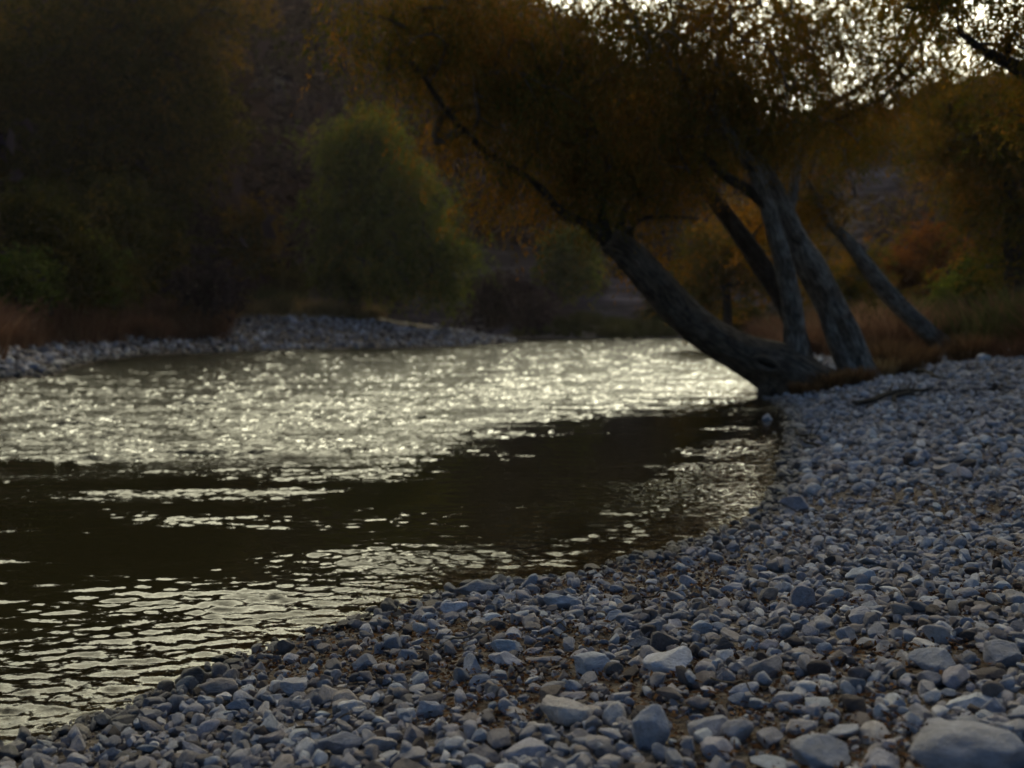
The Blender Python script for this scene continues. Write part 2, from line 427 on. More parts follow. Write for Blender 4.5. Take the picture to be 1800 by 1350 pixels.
# ------------------------------------------------------------------ scattering (geometry nodes, only for uncountable stuff)
def proto_collection(name, meshes):
    c = bpy.data.collections.new(name)
    for i, m in enumerate(meshes):
        o = bpy.data.objects.new('%s_shape' % name, m); c.objects.link(o)
    return c
def scatter(name, label, coll, n_proto, pts, rot, scl, attrs, seed=1):
    n = len(pts)
    me = bpy.data.meshes.new(name); me.vertices.add(n); me.vertices.foreach_set('co', np.asarray(pts, np.float32).ravel())
    def at(k, typ, arr):
        a = me.attributes.new(k, typ, 'POINT'); a.data.foreach_set('vector' if typ == 'FLOAT_VECTOR' else 'value', np.asarray(arr).ravel())
    at('rot', 'FLOAT_VECTOR', np.asarray(rot, np.float32)); at('scl', 'FLOAT_VECTOR', np.asarray(scl, np.float32))
    at('pick', 'INT', np.random.default_rng(seed).integers(0, n_proto, n).astype(np.int32))
    for k, v in attrs.items(): at(k, 'FLOAT', np.asarray(v, np.float32))
    ng = bpy.data.node_groups.new(name, 'GeometryNodeTree')
    ng.interface.new_socket('Geometry', in_out='INPUT', socket_type='NodeSocketGeometry')
    ng.interface.new_socket('Geometry', in_out='OUTPUT', socket_type='NodeSocketGeometry')
    N = ng.nodes.new; L = ng.links.new
    gi = N('NodeGroupInput'); go = N('NodeGroupOutput')
    mp = N('GeometryNodeMeshToPoints'); iop = N('GeometryNodeInstanceOnPoints'); ci = N('GeometryNodeCollectionInfo')
    ci.inputs['Collection'].default_value = coll; ci.inputs['Separate Children'].default_value = True; ci.inputs['Reset Children'].default_value = True
    def na(k, t):
        a = N('GeometryNodeInputNamedAttribute'); a.data_type = t; a.inputs['Name'].default_value = k; return a.outputs['Attribute']
    e2r = N('FunctionNodeEulerToRotation'); L(na('rot', 'FLOAT_VECTOR'), e2r.inputs[0])
    L(gi.outputs[0], mp.inputs['Mesh']); L(mp.outputs[0], iop.inputs['Points']); L(ci.outputs[0], iop.inputs['Instance'])
    iop.inputs['Pick Instance'].default_value = True
    L(na('pick', 'INT'), iop.inputs['Instance Index']); L(e2r.outputs[0], iop.inputs['Rotation']); L(na('scl', 'FLOAT_VECTOR'), iop.inputs['Scale'])
    L(iop.outputs[0], go.inputs[0])
    o = bpy.data.objects.new(name, me); COL.objects.link(o)
    md = o.modifiers.new('scatter', 'NODES'); md.node_group = ng
    return tag(o, label, kind='stuff')

# ------------------------------------------------------------------ stones
def ico(sub):
    import bmesh
    bm = bmesh.new(); bmesh.ops.create_icosphere(bm, subdivisions=sub, radius=1)
    V = np.array([v.co[:] for v in bm.verts]); Fc = np.array([[v.index for v in f.verts] for f in bm.faces]); bm.free()
    return V, Fc
ICO = {s: ico(s) for s in (2, 3, 4)}
def stone_mesh(seed, sub=3, shape=None, mat='stone', cuts=None, round_=None):
    r = np.random.default_rng(seed); V, Fc = ICO[sub]; V = V.copy()
    nc = r.integers(8, 14) if cuts is None else cuts
    for _ in range(nc):                                    # broken faces of the limestone, worn round
        n = r.normal(size=3); n /= np.linalg.norm(n); d = r.uniform(.44, .76) if round_ is None else r.uniform(round_, .95)
        s = V @ n; over = np.maximum(s - d, 0)
        V -= np.outer(over * .96, n)
    s = seed * 1.37
    d = (fbm(V[:, 0] * 1.6 + s, V[:, 1] * 1.6, V[:, 2] * 1.6 + s, 3) - .5)
    d2 = (fbm(V[:, 0] * 6 + s, V[:, 1] * 6, V[:, 2] * 6 + s, 3) - .5)
    V *= (1 + .36 * d + .10 * d2)[:, None]
    sh = shape if shape is not None else (r.uniform(.85, 1.2), r.uniform(.75, 1.0), r.uniform(.58, .9))
    V *= np.array(sh)
    return new_mesh('stone', V * .5, Fc, M[mat])
N_ST = 16
coll_fine = proto_collection('stone_fine', [stone_mesh(100 + i, 3) for i in range(N_ST)])
coll_coarse = proto_collection('stone_coarse', [stone_mesh(200 + i, 2) for i in range(N_ST)])
single_protos = [stone_mesh(300 + i, 4, mat='stone_single') for i in range(22)]

class Hash:
    def __init__(s, cell): s.c = cell; s.d = {}
    def near(s, x, y):
        i, j = int(math.floor(x / s.c)), int(math.floor(y / s.c))
        for a in (i - 1, i, i + 1):
            for b in (j - 1, j, j + 1):
                yield from s.d.get((a, b), ())
    def add(s, x, y, r): s.d.setdefault((int(math.floor(x / s.c)), int(math.floor(y / s.c))), []).append((x, y, r))

def land_right(n, y0, y1, dens_pow=1.0, margin=.08):
    """random points on the near beach between distances y0..y1, inside a widened view cone"""
    r = rng
    Y = y0 + (y1 - y0) * r.random(n) ** dens_pow
    X = (r.random(n) * (.62 + .80) - .62) * (Y + 2.0)
    dr, dl, ins = shore_d(X, Y)
    k = (~ins | (dr < margin)) & (dr < dl)
    return X[k], Y[k], np.where(ins[k], -dr[k], dr[k])

TONES = [(.12, 'dark brown'), (.33, 'dull grey-brown'), (.56, 'mid grey'), (.8, 'light grey'), (.93, 'pale'), (2, 'whitish')]
def tone_word(t): return next(w for a, w in TONES if t < a)
used_labels = {}
singles = []      # (x, y, r) of every individual stone
occ = Hash(.35)
def put_single(x, y, w, tint, me, rz, sx=(1, 1, 1), sink=.28, label=None, group='larger stones on the near shingle', name='river_stone', tilt=None, z=None):
    hz_ = float(height(np.array([x]), np.array([y]))[0]) if z is None else z
    o = bpy.data.objects.new(name, me); COL.objects.link(o)
    hh = w * sx[2] * .5 * .6
    o.location = (x, y, hz_ + hh * (1 - sink * 2))
    o.scale = (w * sx[0], w * sx[1], w * sx[2])
    tl = tilt or (rng.normal(0, .22), rng.normal(0, .22)); o.rotation_euler = (tl[0], tl[1], rz)
    dr, dl, ins = shore_d(np.array([x]), np.array([y])); d = -dr[0] if ins[0] else dr[0]
    o['tint'] = float(tint); o['wet'] = float(smooth(.36, 0, d) * .9)
    occ.add(x, y, w * .5 * max(sx[0], sx[1])); singles.append((x, y, w))
    tag(o, label, 'stone', group)
    return o

def at_ground(u, v, iters=6):
    """point of the terrain seen at pixel (u,v)"""
    z = .3
    for _ in range(iters):
        Y = (CAMZ - z) / ((v - 565.0) / F) ; p = P(u, v, Y); z = float(height(np.array([p[0]]), np.array([p[1]]), True)[0])
    return p[0], p[1], z

# hand-placed stones: u, v of the centre, width in photo pixels, tint, proportions, yaw, label
HERO = [
 (1705, 1350, 225, .50, (1, .72, .5), .15, 'largest rounded grey boulder at the bottom right corner of the shingle', 'big'),
 (1140, 1318, 96, .66, (.8, .7, 1.15), .3, 'upright pointed pale grey stone near the bottom edge, right of centre', 'up'),
 (1180, 1178, 105, .93, (1, .75, .55), -.1, 'whitish flat-topped block resting on the brown wedge-shaped stone', 'block'),
 (1165, 1140, 70, .17, (.9, .7, .7), .4, 'brown wedge-shaped stone just behind the whitish flat-topped block', 'wedge'),
 (990, 1268, 118, .78, (1, .7, .6), -.5, 'pale rounded stone with a sloping top, lower middle of the shingle', None),
 (515, 1228, 78, .60, (1, .62, .7), .9, 'grey egg-shaped stone tilted to the right, close to the lower left shore', None),
 (388, 1228, 80, .30, (1, .6, .55), .2, 'dull brown oblong stone touching the bright water at lower left', None),
 (348, 1208, 72, .20, (.9, .8, .7), .1, 'dark blunt stone sticking out into the bright water at lower left', None),
 (800, 1078, 58, .96, (1, .7, .62), .3, 'whitish angular stone above the straight pale twig', None),
 (838, 1042, 95, .42, (1, .6, .5), .1, 'broad grey slab of stone at the water edge near the picture middle', None),
 (985, 1068, 66, .74, (1, .7, .6), -.2, 'cream rounded stone near the water edge, just right of centre', None),
 (888, 1150, 82, .82, (1, .7, .55), .35, 'pale blue-grey stone above its twin in the middle of the shingle', None),
 (885, 1172, 78, .80, (1, .6, .5), -.1, 'pale blue-grey stone lying just below its twin, middle of the shingle', None),
 (1035, 1182, 92, .74, (1, .75, .5), .1, 'smooth flat light grey stone left of the whitish flat-topped block', None),
 (1517, 1020, 66, .90, (1, .7, .6), .1, 'round whitish stone in the dark debris band, right of middle', None),
 (1290, 1040, 62, .80, (1, .6, .45), .0, 'flat light grey stone at the left end of the dark debris band', None),
 (1515, 1100, 78, .80, (1, .7, .62), -.3, 'light grey angular stone just below the dark debris band', None),
 (1413, 1068, 70, .45, (.9, .7, .8), .5, 'tan chunky stone leaning in the dark debris band', None),
 (1350, 1060, 60, .15, (1, .7, .6), .5, 'dark brown stone left of the tan chunky stone', None),
 (1705, 1038, 40, .95, (1, .8, .7), .5, 'small whitish stone at the right end of the debris band', None),
 (1614, 1030, 42, .95, (1, .8, .7), .2, 'small whitish round stone between two others in the debris band', None),
 (1345, 1190, 95, .46, (1, .6, .6), .8, 'grey-brown ridged stone right of the whitish flat-topped block', None),
 (1240, 1295, 105, .50, (1, .7, .5), .2, 'mid grey humped stone right of the upright pointed stone', None),
 (1440, 1345, 130, .55, (1, .7, .5), .1, 'grey stone cut by the bottom edge, left of the largest boulder', None),
 (600, 1325, 100, .50, (1, .5, .5), .6, 'long grey-brown stone at the bottom edge, left of centre', None),
 (755, 1265, 60, .85, (1, .8, .8), .1, 'light round stone in the brown debris, lower left of centre', None),
 (665, 1325, 70, .70, (1, .6, .5), .0, 'pale grey stone cut by the bottom edge, left of centre', None),
 (925, 1335, 90, .72, (1, .7, .5), .2, 'pale grey flat stone cut by the bottom edge under the centre', None),
 (640, 1180, 60, .40, (1, .7, .6), .3, 'grey-brown stone on the lower left shore below the dark little row', None),
 (683, 1082, 44, .35, (.9, .8, .9), .3, 'dark rounded stone standing up at the water edge, left of the slab', None),
 (651, 1080, 30, .25, (1, .8, .6), .3, 'small dark stone in the water edge, just left of the rounded one', None),
 (604, 1108, 40, .25, (1, .8, .7), .6, 'dark pointed stone against the bright water, left of centre', None),
 (500, 1150, 60, .22, (1, .6, .6), .2, 'dark stone at the shore against the bright water, lower left', None),
 (215, 1285, 60, .15, (1, .7, .6), .6, 'wet dark stone at the shore near the lower left corner', None),
 (1380, 1245, 70, .60, (1, .7, .6), .2, 'mid grey rounded stone halfway between the ridged stone and the boulder', None),
 (1640, 1180, 110, .55, (1, .7, .5), .3, 'wide grey stone above the largest boulder at right', None),
 (1760, 1165, 110, .52, (1, .7, .5), .1, 'grey stone at the right edge above the largest boulder', None),
 (1330, 935, 46, .35, (1, .7, .6), .1, 'dark wet stone at the end of the beach point by the golden reflection', None),
 (1405, 890, 75, .45, (1, .7, .45), .1, 'long flat grey stone at the inner curve of the shore', None),
 (1508, 822, 60, .85, (1, .6, .5), .1, 'pale flat stone standing out in the middle of the right beach', None),
 (1668, 832, 60, .62, (1, .8, .7), .1, 'grey humped stone far up the right beach', None),
]
SPECIAL = {'big': dict(cuts=7, round_=.68), 'up': dict(cuts=10), 'block': dict(cuts=9), 'wedge': dict(cuts=7)}
for i, (u, v, wpx, ti, sh, rz, lab, sp) in enumerate(HERO):
    x, y, z = at_ground(u, v + wpx * .12)
    w = wpx * .88 / F * y
    me = stone_mesh(500 + i * 3, 4, shape=(1, 1, 1), mat='stone_single', **SPECIAL.get(sp, {}))
    o = put_single(x, y, w * 1.08, ti, me, rz, sh, sink=.16, label=lab, group='larger stones on the near shingle', tilt=(rng.normal(0, .12), rng.normal(0, .12)), name='boulder' if sp == 'big' else 'river_stone')
    o.location.z = z + w * sh[2] * .36

# a stone standing in the shallows by the leaning trunk
x, y = gp(1349, 738); put_single(x, y, .22, .8, stone_mesh(900, 4, mat='stone_single'), .3, label='lone pale stone poking out of dark water in front of the leaning tree', group=None, z=-.02)['wet'] = .3

# the other large stones of the shingle, each an object of its own
CELL_U = ['at the far left', 'left of centre', 'just left of middle', 'just right of middle', 'right of centre', 'toward the right side', 'near the right edge']
CELL_V = [(930, 'far up the beach'), (1000, 'in the upper shingle'), (1060, 'along the debris band'), (1120, 'below the debris band'), (1180, 'in the mid shingle'), (1240, 'in the lower shingle'), (1300, 'above the bottom edge'), (9999, 'at the bottom edge')]
cand = []
cx, cy, cdr = land_right(10300, 2.7, 9.5, 1.5, .05)
cw = np.clip(rng.lognormal(math.log(.066), .30, len(cx)), .045, .12)
order = np.argsort(-cw)
for k in order:
    x, y, w = cx[k], cy[k], cw[k]
    u, v = pix(x, y, height(np.array([x]), np.array([y]))[0] + .03)
    if not (-10 < u < 1810 and 560 < v < 1365): continue
    if w / y < .011: continue
    if any((x - a) ** 2 + (y - b) ** 2 < (.72 * (w * .5 + r)) ** 2 for a, b, r in occ.near(x, y)): continue
    cand.append((x, y, w, float(u), float(v), cdr[k])); occ.add(x, y, w * .5)
    if len(cand) >= 255: break
occ = Hash(.35)
for a, b, w in singles: occ.add(a, b, w * .5)
SHAPEW = [((1.1, .85, .6), 'flat'), ((1, .9, .9), 'rounded'), ((1.25, .7, .7), 'oblong'), ((1, .85, .8), 'angular'), ((1.05, .9, .8), 'lumpy')]
pend = []
for i, (x, y, w, u, v, d) in enumerate(cand):
    ti = float(np.clip(rng.normal(.56, .27), .05, .99)); si = int(rng.integers(0, 5)); sh, sw = SHAPEW[si]
    o = put_single(x, y, w, ti, single_protos[(i * 5 + si) % 22], rng.uniform(0, 6.28), sh, sink=.2)
    cu = CELL_U[int(np.clip(u / 1800 * 7, 0, 6))]; cv = next(t for a, t in CELL_V if v < a)
    edge = ' by the water' if abs(d) < .3 else ''
    pend.append((o, '%s %s stone%s %s, %s' % (tone_word(ti), sw, edge, cv, cu), u, w))
byl = {}
for p in pend: byl.setdefault(p[1], []).append(p)
for lab, ps in byl.items():
    if len(ps) == 1: ps[0][0]['label'] = lab; continue
    ps.sort(key=lambda p: p[2])
    ords = {2: ['left', 'right'], 3: ['leftmost', 'middle', 'rightmost']}.get(len(ps), ['%s' % n for n in ('first', 'second', 'third', 'fourth', 'fifth', 'sixth', 'seventh')])
    for p, w_ in zip(ps, ords): p[0]['label'] = w_ + ' ' + lab

# uncountable shingle
def shingle(name, label, X, Y, D, wlo, whi, wmed, coll, lift=.15, tmean=.5, seed=1, avoid=True, sig=.4, wetr=.36, thin=.0):
    bare = fbm(X * 1.3, Y * 1.3, 12., 4)
    kk = rng.random(len(X)) > thin * smooth(.49, .60, bare); X, Y, D = X[kk], Y[kk], D[kk]
    n = len(X)
    w = np.clip(rng.lognormal(math.log(wmed), sig, n), wlo, whi)
    if avoid:
        keep = np.ones(n, bool)
        for i in range(n):
            for a, b, r in occ.near(X[i], Y[i]):
                if (X[i] - a) ** 2 + (Y[i] - b) ** 2 < (.8 * r + .25 * w[i]) ** 2: keep[i] = False; break
        X, Y, D, w = X[keep], Y[keep], D[keep], w[keep]; n = len(X)
    Z = height(X, Y) + w * lift * rng.uniform(.3, 1.5, n)
    Z -= smooth(.02, -.12, D) * w * .55
    rot = np.stack([rng.normal(0, .3, n), rng.normal(0, .3, n), rng.uniform(0, 6.28, n)], 1)
    scl = w[:, None] * np.stack([rng.uniform(.85, 1.2, n), rng.uniform(.75, 1.05, n), rng.uniform(.65, 1.1, n)], 1)
    pt = fbm(X * .9, Y * .9, 6.6, 3)
    ti = np.clip(rng.normal(tmean, .27, n) + (pt - .5) * .7, .02, 1)
    return scatter(name, label, coll, N_ST, np.stack([X, Y, Z], 1), rot, scl, {'tint': ti, 'wet': smooth(wetr, -.03, D) * .9}, seed)
X, Y, D = land_right(61000, 1.9, 9.5, 1.25, .8)
shingle('shingle', 'medium grey and cream pebbles covering the near beach', X, Y, D, .018, .095, .043, coll_fine, .3, .52, seed=2, sig=.42, thin=.6)
X, Y, D = land_right(34000, 1.9, 8.0, 1.0, .6)
shingle('gravel', 'small broken gravel filling gaps between the near stones', X, Y, D, .007, .03, .014, coll_coarse, .3, .30, seed=3, avoid=False)
X, Y, D = land_right(75000, 9.0, 26, .9, .9)
shingle('shingle', 'grey cobbles receding along the right beach to the leaning trees', X, Y, D, .035, .18, .078, coll_coarse, .3, .56, seed=4, avoid=False, wetr=.35)
X, Y, D = land_right(50000, 25, 62, .8, .3)
k = (X < 34) & (D < np.interp(Y, [25, 32, 45], [9, 5, 2.2])); X, Y, D = X[k], Y[k], D[k]
shingle('shingle', 'pale cobbles behind the leaning trees on the far right beach', X, Y, D, .08, .35, .15, coll_coarse, .25, .62, seed=5, avoid=False)
# left bank bar
n = 70000
Y = rng.uniform(22, 95, n); X = rng.uniform(-.62, .12, n) * (Y + 3)
dr, dl, ins = shore_d(X, Y)
edge = np.interp((X / Y) * F + 900, [0, 150, 380, 600, 900], [3.4, 3.6, 8.0, 8, 4]) + 3 * (fbm(X * .3, Y * .3, 2.) - .5)
k = (~ins) & (dl < dr) & (dl < edge); X, Y, D = X[k], Y[k], dl[k]
shingle('shingle', 'grey stones of the gravel bar across the river', X, Y, D, .10, .5, .18, coll_coarse, .25, .30, seed=6, avoid=False, sig=.45, wetr=.5)

# ------------------------------------------------------------------ tubes (trunks, limbs, roots, twigs)
def catmull(p, n):
    p = np.asarray(p, float); m = len(p)
    q = np.vstack([2 * p[0] - p[1], p, 2 * p[-1] - p[-2]])
    out = []
    for i in range(m - 1):
        t = np.linspace(0, 1, n, endpoint=(i == m - 2))[:, None]
        a, b, c, d = q[i], q[i + 1], q[i + 2], q[i + 3]
        out.append(.5 * ((2 * b) + (-a + c) * t + (2 * a - 5 * b + 4 * c - d) * t ** 2 + (-a + 3 * b - 3 * c + d) * t ** 3))
    return np.vstack(out)
class Tubes:
    def __init__(s): s.V = []; s.F = []; s.B = []; s.n = 0
    def add(s, pts, rad, sides=10, rough=.0, seed=0, sub=6, cap=True):
        pts = np.asarray(pts, float); rad = np.asarray(rad, float)
        if sub > 1:
            c = catmull(np.hstack([pts, rad[:, None]]), sub); pts, rad = c[:, :3], np.maximum(c[:, 3], .001)
        n = len(pts)
        T = np.gradient(pts, axis=0); T /= np.linalg.norm(T, axis=1)[:, None] + 1e-9
        ref = np.array([0, 1, 0]) if abs(T[0][1]) < .9 else np.array([1, 0, 0])
        U = np.cross(T, ref); U /= np.linalg.norm(U, axis=1)[:, None]; Wv = np.cross(T, U)
        L = np.concatenate([[0], np.cumsum(np.linalg.norm(np.diff(pts, axis=0), axis=1))])
        a = np.linspace(0, 2 * math.pi, sides, endpoint=False)
        ca, sa = np.cos(a), np.sin(a)
        R = rad[:, None] * np.ones(sides)
        if rough:
            lob = fbm(ca[None, :] * 1.6 + seed, sa[None, :] * 1.6 + 9 + 0 * L[:, None], L[:, None] * .7 / max(rad.mean() * 5, .05), 3) - .5
            fin = fbm(ca[None, :] * 5 + seed, sa[None, :] * 5 + 0 * L[:, None], L[:, None] * 2.2, 3) - .5
            R = R * (1 + rough * 1.2 * lob + rough * .5 * fin)
        V = pts[:, None, :] + U[:, None, :] * (R * ca)[:, :, None] + Wv[:, None, :] * (R * sa)[:, :, None]
        B = np.stack([rad[:, None] * ca, rad[:, None] * sa, np.broadcast_to(L[:, None], R.shape)], 2) + seed
        base = s.n
        i = np.arange(n - 1)[:, None] * sides + np.arange(sides)[None, :]
        j = np.arange(n - 1)[:, None] * sides + ((np.arange(sides) + 1) % sides)[None, :]
        Fq = np.stack([i, j, j + sides, i + sides], 2).reshape(-1, 4) + base
        s.V.append(V.reshape(-1, 3)); s.B.append(B.reshape(-1, 3)); s.F.append(Fq); s.n += n * sides
        if cap:
            for k, rr in ((0, -1), (n - 1, 1)):
                s.V.append((pts[k] + T[k] * rad[k] * .3 * rr)[None]); s.B.append(B[k, 0][None])
                ring = base + k * sides + np.arange(sides); nx = np.roll(ring, -1); c = np.full(sides, s.n)
                # degenerate-free triangles padded to quads are avoided by a second face list
                s.T = getattr(s, 'T', []); s.T.append(np.stack([ring, nx, c], 1) if rr > 0 else np.stack([nx, ring, c], 1)); s.n += 1
    def build(s, name, mat, parent=None):
        me = new_mesh(name, np.vstack(s.V), [np.vstack(s.F)] + ([np.vstack(s.T)] if getattr(s, 'T', None) else []), mat, attrs={'bark': ('POINT', 'FLOAT_VECTOR', np.vstack(s.B))})
        return obj(name, me, parent)

# ------------------------------------------------------------------ foliage
def leaves_mesh(name, C, cl_tint, per, strand, leafL, leafW, droop, spread, mat, r, nl=12, tj=.16):
    """C: cluster centres (n,3). per strands per cluster, each carrying nl leaves"""
    n = len(C); S = n * per
    ci = np.repeat(np.arange(n), per)
    o = C[ci] + r.normal(0, 1, (S, 3)) * spread * .5
    az = r.uniform(0, 6.283, S)
    d0 = np.stack([np.cos(az), np.sin(az), r.uniform(-.3, .7, S)], 1); d0 /= np.linalg.norm(d0, axis=1)[:, None]
    ln = strand * r.uniform(.5, 1.4, S)
    t = (np.arange(nl) + .5) / nl
    pos = o[:, None, :] + d0[:, None, :] * (ln[:, None] * t)[:, :, None] * (1 - .45 * droop)
    pos[:, :, 2] -= droop * ln[:, None] * (t ** 2)[None, :]
    tan = d0[:, None, :] * np.ones((1, nl, 1)); tan[:, :, 2] -= 2 * droop * t[None, :]
    Pp = pos.reshape(-1, 3); K = len(Pp)
    dirv = tan.reshape(-1, 3) + r.normal(0, .55, (K, 3)); dirv[:, 2] -= droop * .8
    dirv /= np.linalg.norm(dirv, axis=1)[:, None]
    sd = np.cross(dirv, r.normal(0, 1, (K, 3))); sd /= np.linalg.norm(sd, axis=1)[:, None] + 1e-9
    nn = np.cross(dirv, sd)
    L = leafL * r.uniform(.6, 1.3, K)[:, None]; Wd = leafW * r.uniform(.7, 1.3, K)[:, None]
    Pp = Pp + r.normal(0, strand * .06, (K, 3))
    V = np.stack([Pp, Pp + dirv * L * .45 + sd * Wd * .5 + nn * Wd * .12, Pp + dirv * L, Pp + dirv * L * .45 - sd * Wd * .5 + nn * Wd * .12], 1).reshape(-1, 3)
    Fq = np.arange(K * 4).reshape(-1, 4)
    ti = np.clip(np.repeat(cl_tint[ci], nl) + r.normal(0, tj, K), 0, 1)
    return new_mesh(name, V, Fq, mat, smooth=False, attrs={'tint': ('FACE', 'FLOAT', ti)})

def blob_points(blobs, r):
    """blobs: (u, v, Y, ru, rv, rY_metres, n) in photograph pixels at distance Y"""
    out = []; tn = []
    for b in blobs:
        u, v, Y, ru, rv, rY, n = b[:7]; bias = b[7] if len(b) > 7 else .5
        c = P(u, v, Y); sx = ru / F * Y; sz = rv / F * Y
        d = r.normal(size=(n, 3)); d /= np.linalg.norm(d, axis=1)[:, None]
        q = d * (r.random(n) ** .5)[:, None] * np.array([sx, rY, sz]) * (1.05 + .38 * np.abs(r.normal(size=n)) * (r.random(n) < .45))[:, None]
        out.append(c + q); tn.append(np.clip(bias - .08 + .5 * (fbm(q[:, 0] * .8 + u, q[:, 2] * .8, q[:, 1] * .5, 2) - .5) * 2 + .13 * r.normal(size=n), 0, 1))
    return np.vstack(out), np.concatenate(tn)

def grow(nodes, targets, tub, rtip, rmax, r, sag=.08):
    """connect every leaf cluster to the nearest wood, thick branches first (pipe model)"""
    Pn = [np.asarray(p, float) for p in nodes]; par = [-1] * len(Pn); cnt = [0] * len(Pn)
    T = list(targets); T = np.array(T)
    A = np.array(Pn)
    d0 = np.min(np.linalg.norm(T[:, None, :] - A[None], axis=2), axis=1)
    segs = []
    arr = np.zeros((len(Pn) + 4 * len(T) + 8, 3)); arr[:len(Pn)] = A; n = len(Pn)
    for k in np.argsort(d0):
        d = np.linalg.norm(arr[:n] - T[k], axis=1); j = int(np.argmin(d)); L = d[j]
        prev = j; steps = 3 if L > .6 else 1
        for q in range(1, steps + 1):
            t = q / steps; p = arr[j] * (1 - t) + T[k] * t
            if q < steps: p = p + r.normal(0, L * .07, 3) + np.array([0, 0, L * sag * math.sin(t * 3.14)])
            arr[n] = p; par.append(prev); cnt.append(0); prev = n; n += 1
    base = len(A)
    cnt = np.zeros(n); 
    for i in range(n - 1, base - 1, -1):
        cnt[i] += 1
        if par[i] >= 0: cnt[par[i]] += cnt[i]
    # chains
    kids = {}
    for i in range(base, n): kids.setdefault(par[i], []).append(i)
    done = set()
    for i in sorted(range(base, n), key=lambda q: -cnt[q]):
        if i in done: continue
        ch = [par[i], i]; done.add(i); c = i
        while kids.get(c):
            c = max([x for x in kids[c]], key=lambda q: cnt[q])
            if c in done: break
            ch.append(c); done.add(c)
        rad = [min(rmax, rtip * math.sqrt(cnt[q] if q >= base else cnt[ch[1]])) for q in ch]
        rad[0] = rad[1]
        rad[-1] = rtip * .6
        pts = arr[ch]
        tub.add(pts, rad, sides=6 if rad[0] > .03 else 4, sub=3 if len(ch) > 2 else 1, rough=.1 if rad[0] > .03 else 0, seed=i * .37, cap=False)

def tree(name, label, cat, base, stems, blobs, leafmat, bark, leaf=(.075, .028), strand=.5, per=14, droop=.6, spread=.5, seed=1, group=None, nl=12, rtip=.008, rmax=.12, parts=None, crown_parts=1, trunk_rough=.35, wood_from=None, extra_nodes=(), tj=.16):
    """stems: list of (partname, [(u, v, Y, radius_px)...])"""
    r = np.random.default_rng(seed)
    root = empty(name, base); tag(root, label, cat, group)
    nodes = []
    for i, (pn, pth) in enumerate(stems):
        tb = Tubes(); pts = np.array([P(a[0], a[1], a[2]) for a in pth]); rad = np.array([a[3] / F * a[2] for a in pth])
        big = rad.max() > .12
        tb.add(pts, rad, sides=36 if big else 14, rough=trunk_rough, seed=seed * 3.1 + i, sub=14 if big else 8)
        tb.build(pn, M[bark] if isinstance(bark, str) else M[bark[i]], root)
        c = catmull(pts, 5); k = int(len(c) * .35) if big else 1
        nodes += list(c[k:])
    C, tn = blob_points(blobs, r)
    if len(C):
        tb = Tubes(); grow(nodes, C, tb, rtip, rmax, r); tb.build('branches', M[bark] if isinstance(bark, str) else M[bark[0]], root)
        me = leaves_mesh('crown', C, tn, per, strand, leaf[0], leaf[1], droop, spread, M[leafmat], r, nl, tj)
        obj('crown', me, root)
    return root

# --- the tree leaning over the water, with its upright second stem
tree('leaning_tree', 'thick trunk leaning far out over the river from a hollow root mass', 'tree', P(1400, 675, 22.0),
     [('trunk', [(1475, 715, 22.3, 26), (1425, 684, 22.1, 44), (1374, 652, 22.0, 48), (1318, 628, 21.9, 37), (1262, 598, 21.7, 32), (1205, 556, 21.5, 31), (1150, 495, 21.2, 30), (1105, 445, 21.0, 27), (1068, 420, 20.9, 24)]),
      ('stem', [(1402, 665, 22.1, 30), (1401, 625, 22.0, 23), (1396, 560, 21.9, 18), (1384, 490, 21.7, 17), (1366, 420, 21.4, 15), (1348, 360, 21.2, 13), (1325, 300, 20.9, 12), (1290, 250, 20.5, 10), (1255, 190, 20.0, 7)]),
      ('limb', [(1080, 430, 20.9, 18), (1035, 398, 20.7, 9), (985, 370, 20.4, 7), (950, 330, 20.2, 6.5), (905, 298, 20.0, 5.5), (850, 262, 19.7, 5), (790, 200, 19.3, 5), (740, 130, 19.0, 3)]),
      ('limb', [(1068, 425, 20.9, 12), (1058, 370, 20.9, 7), (1068, 310, 20.8, 6), (1050, 240, 20.6, 5), (1020, 160, 20.4, 4)]),
      ('limb', [(1085, 425, 21.0, 11), (1098, 370, 21.2, 5), (1130, 330, 21.4, 4), (1185, 312, 21.6, 3)]),
      ('limb', [(1095, 435, 21.0, 9), (1120, 390, 21.0, 4), (1165, 380, 21.0, 3), (1230, 385, 21.0, 2)]),
      ('limb', [(1345, 360, 21.2, 10), (1310, 330, 21.0, 9), (1270, 305, 20.8, 8), (1235, 270, 20.5, 6)])],
     [(710, 60, 19.5, 110, 90, 1.6, 50, .6), (840, 50, 19.5, 120, 100, 1.8, 85, .6), (900, 170, 20, 130, 95, 1.6, 95, .5), (1010, 90, 20.3, 140, 100, 1.6, 100, .55),
      (1000, 240, 20.6, 110, 75, 1.4, 66, .5), (1130, 250, 21, 120, 80, 1.4, 80, .55), (1050, 330, 21, 110, 60, 1.2, 50, .6), (1160, 320, 21.4, 70, 45, 1.0, 26, .6), (1230, 190, 20.6, 90, 70, 1.2, 60, .5),
      (860, 330, 20, 60, 50, .8, 14, .9), (650, 60, 19.3, 70, 70, 1.2, 8, .35), (790, 250, 19.8, 60, 50, 1.0, 7, .5), (1130, 440, 22, 60, 40, .8, 12, .6)],
     'leaf_autumn', ['bark_brown', 'bark_grey', 'bark_dark', 'bark_dark', 'bark_dark', 'bark_dark', 'bark_dark'], seed=11, per=9, leaf=(.11, .032), strand=.62, droop=.9, nl=14)
root = bpy.data.objects['leaning_tree']
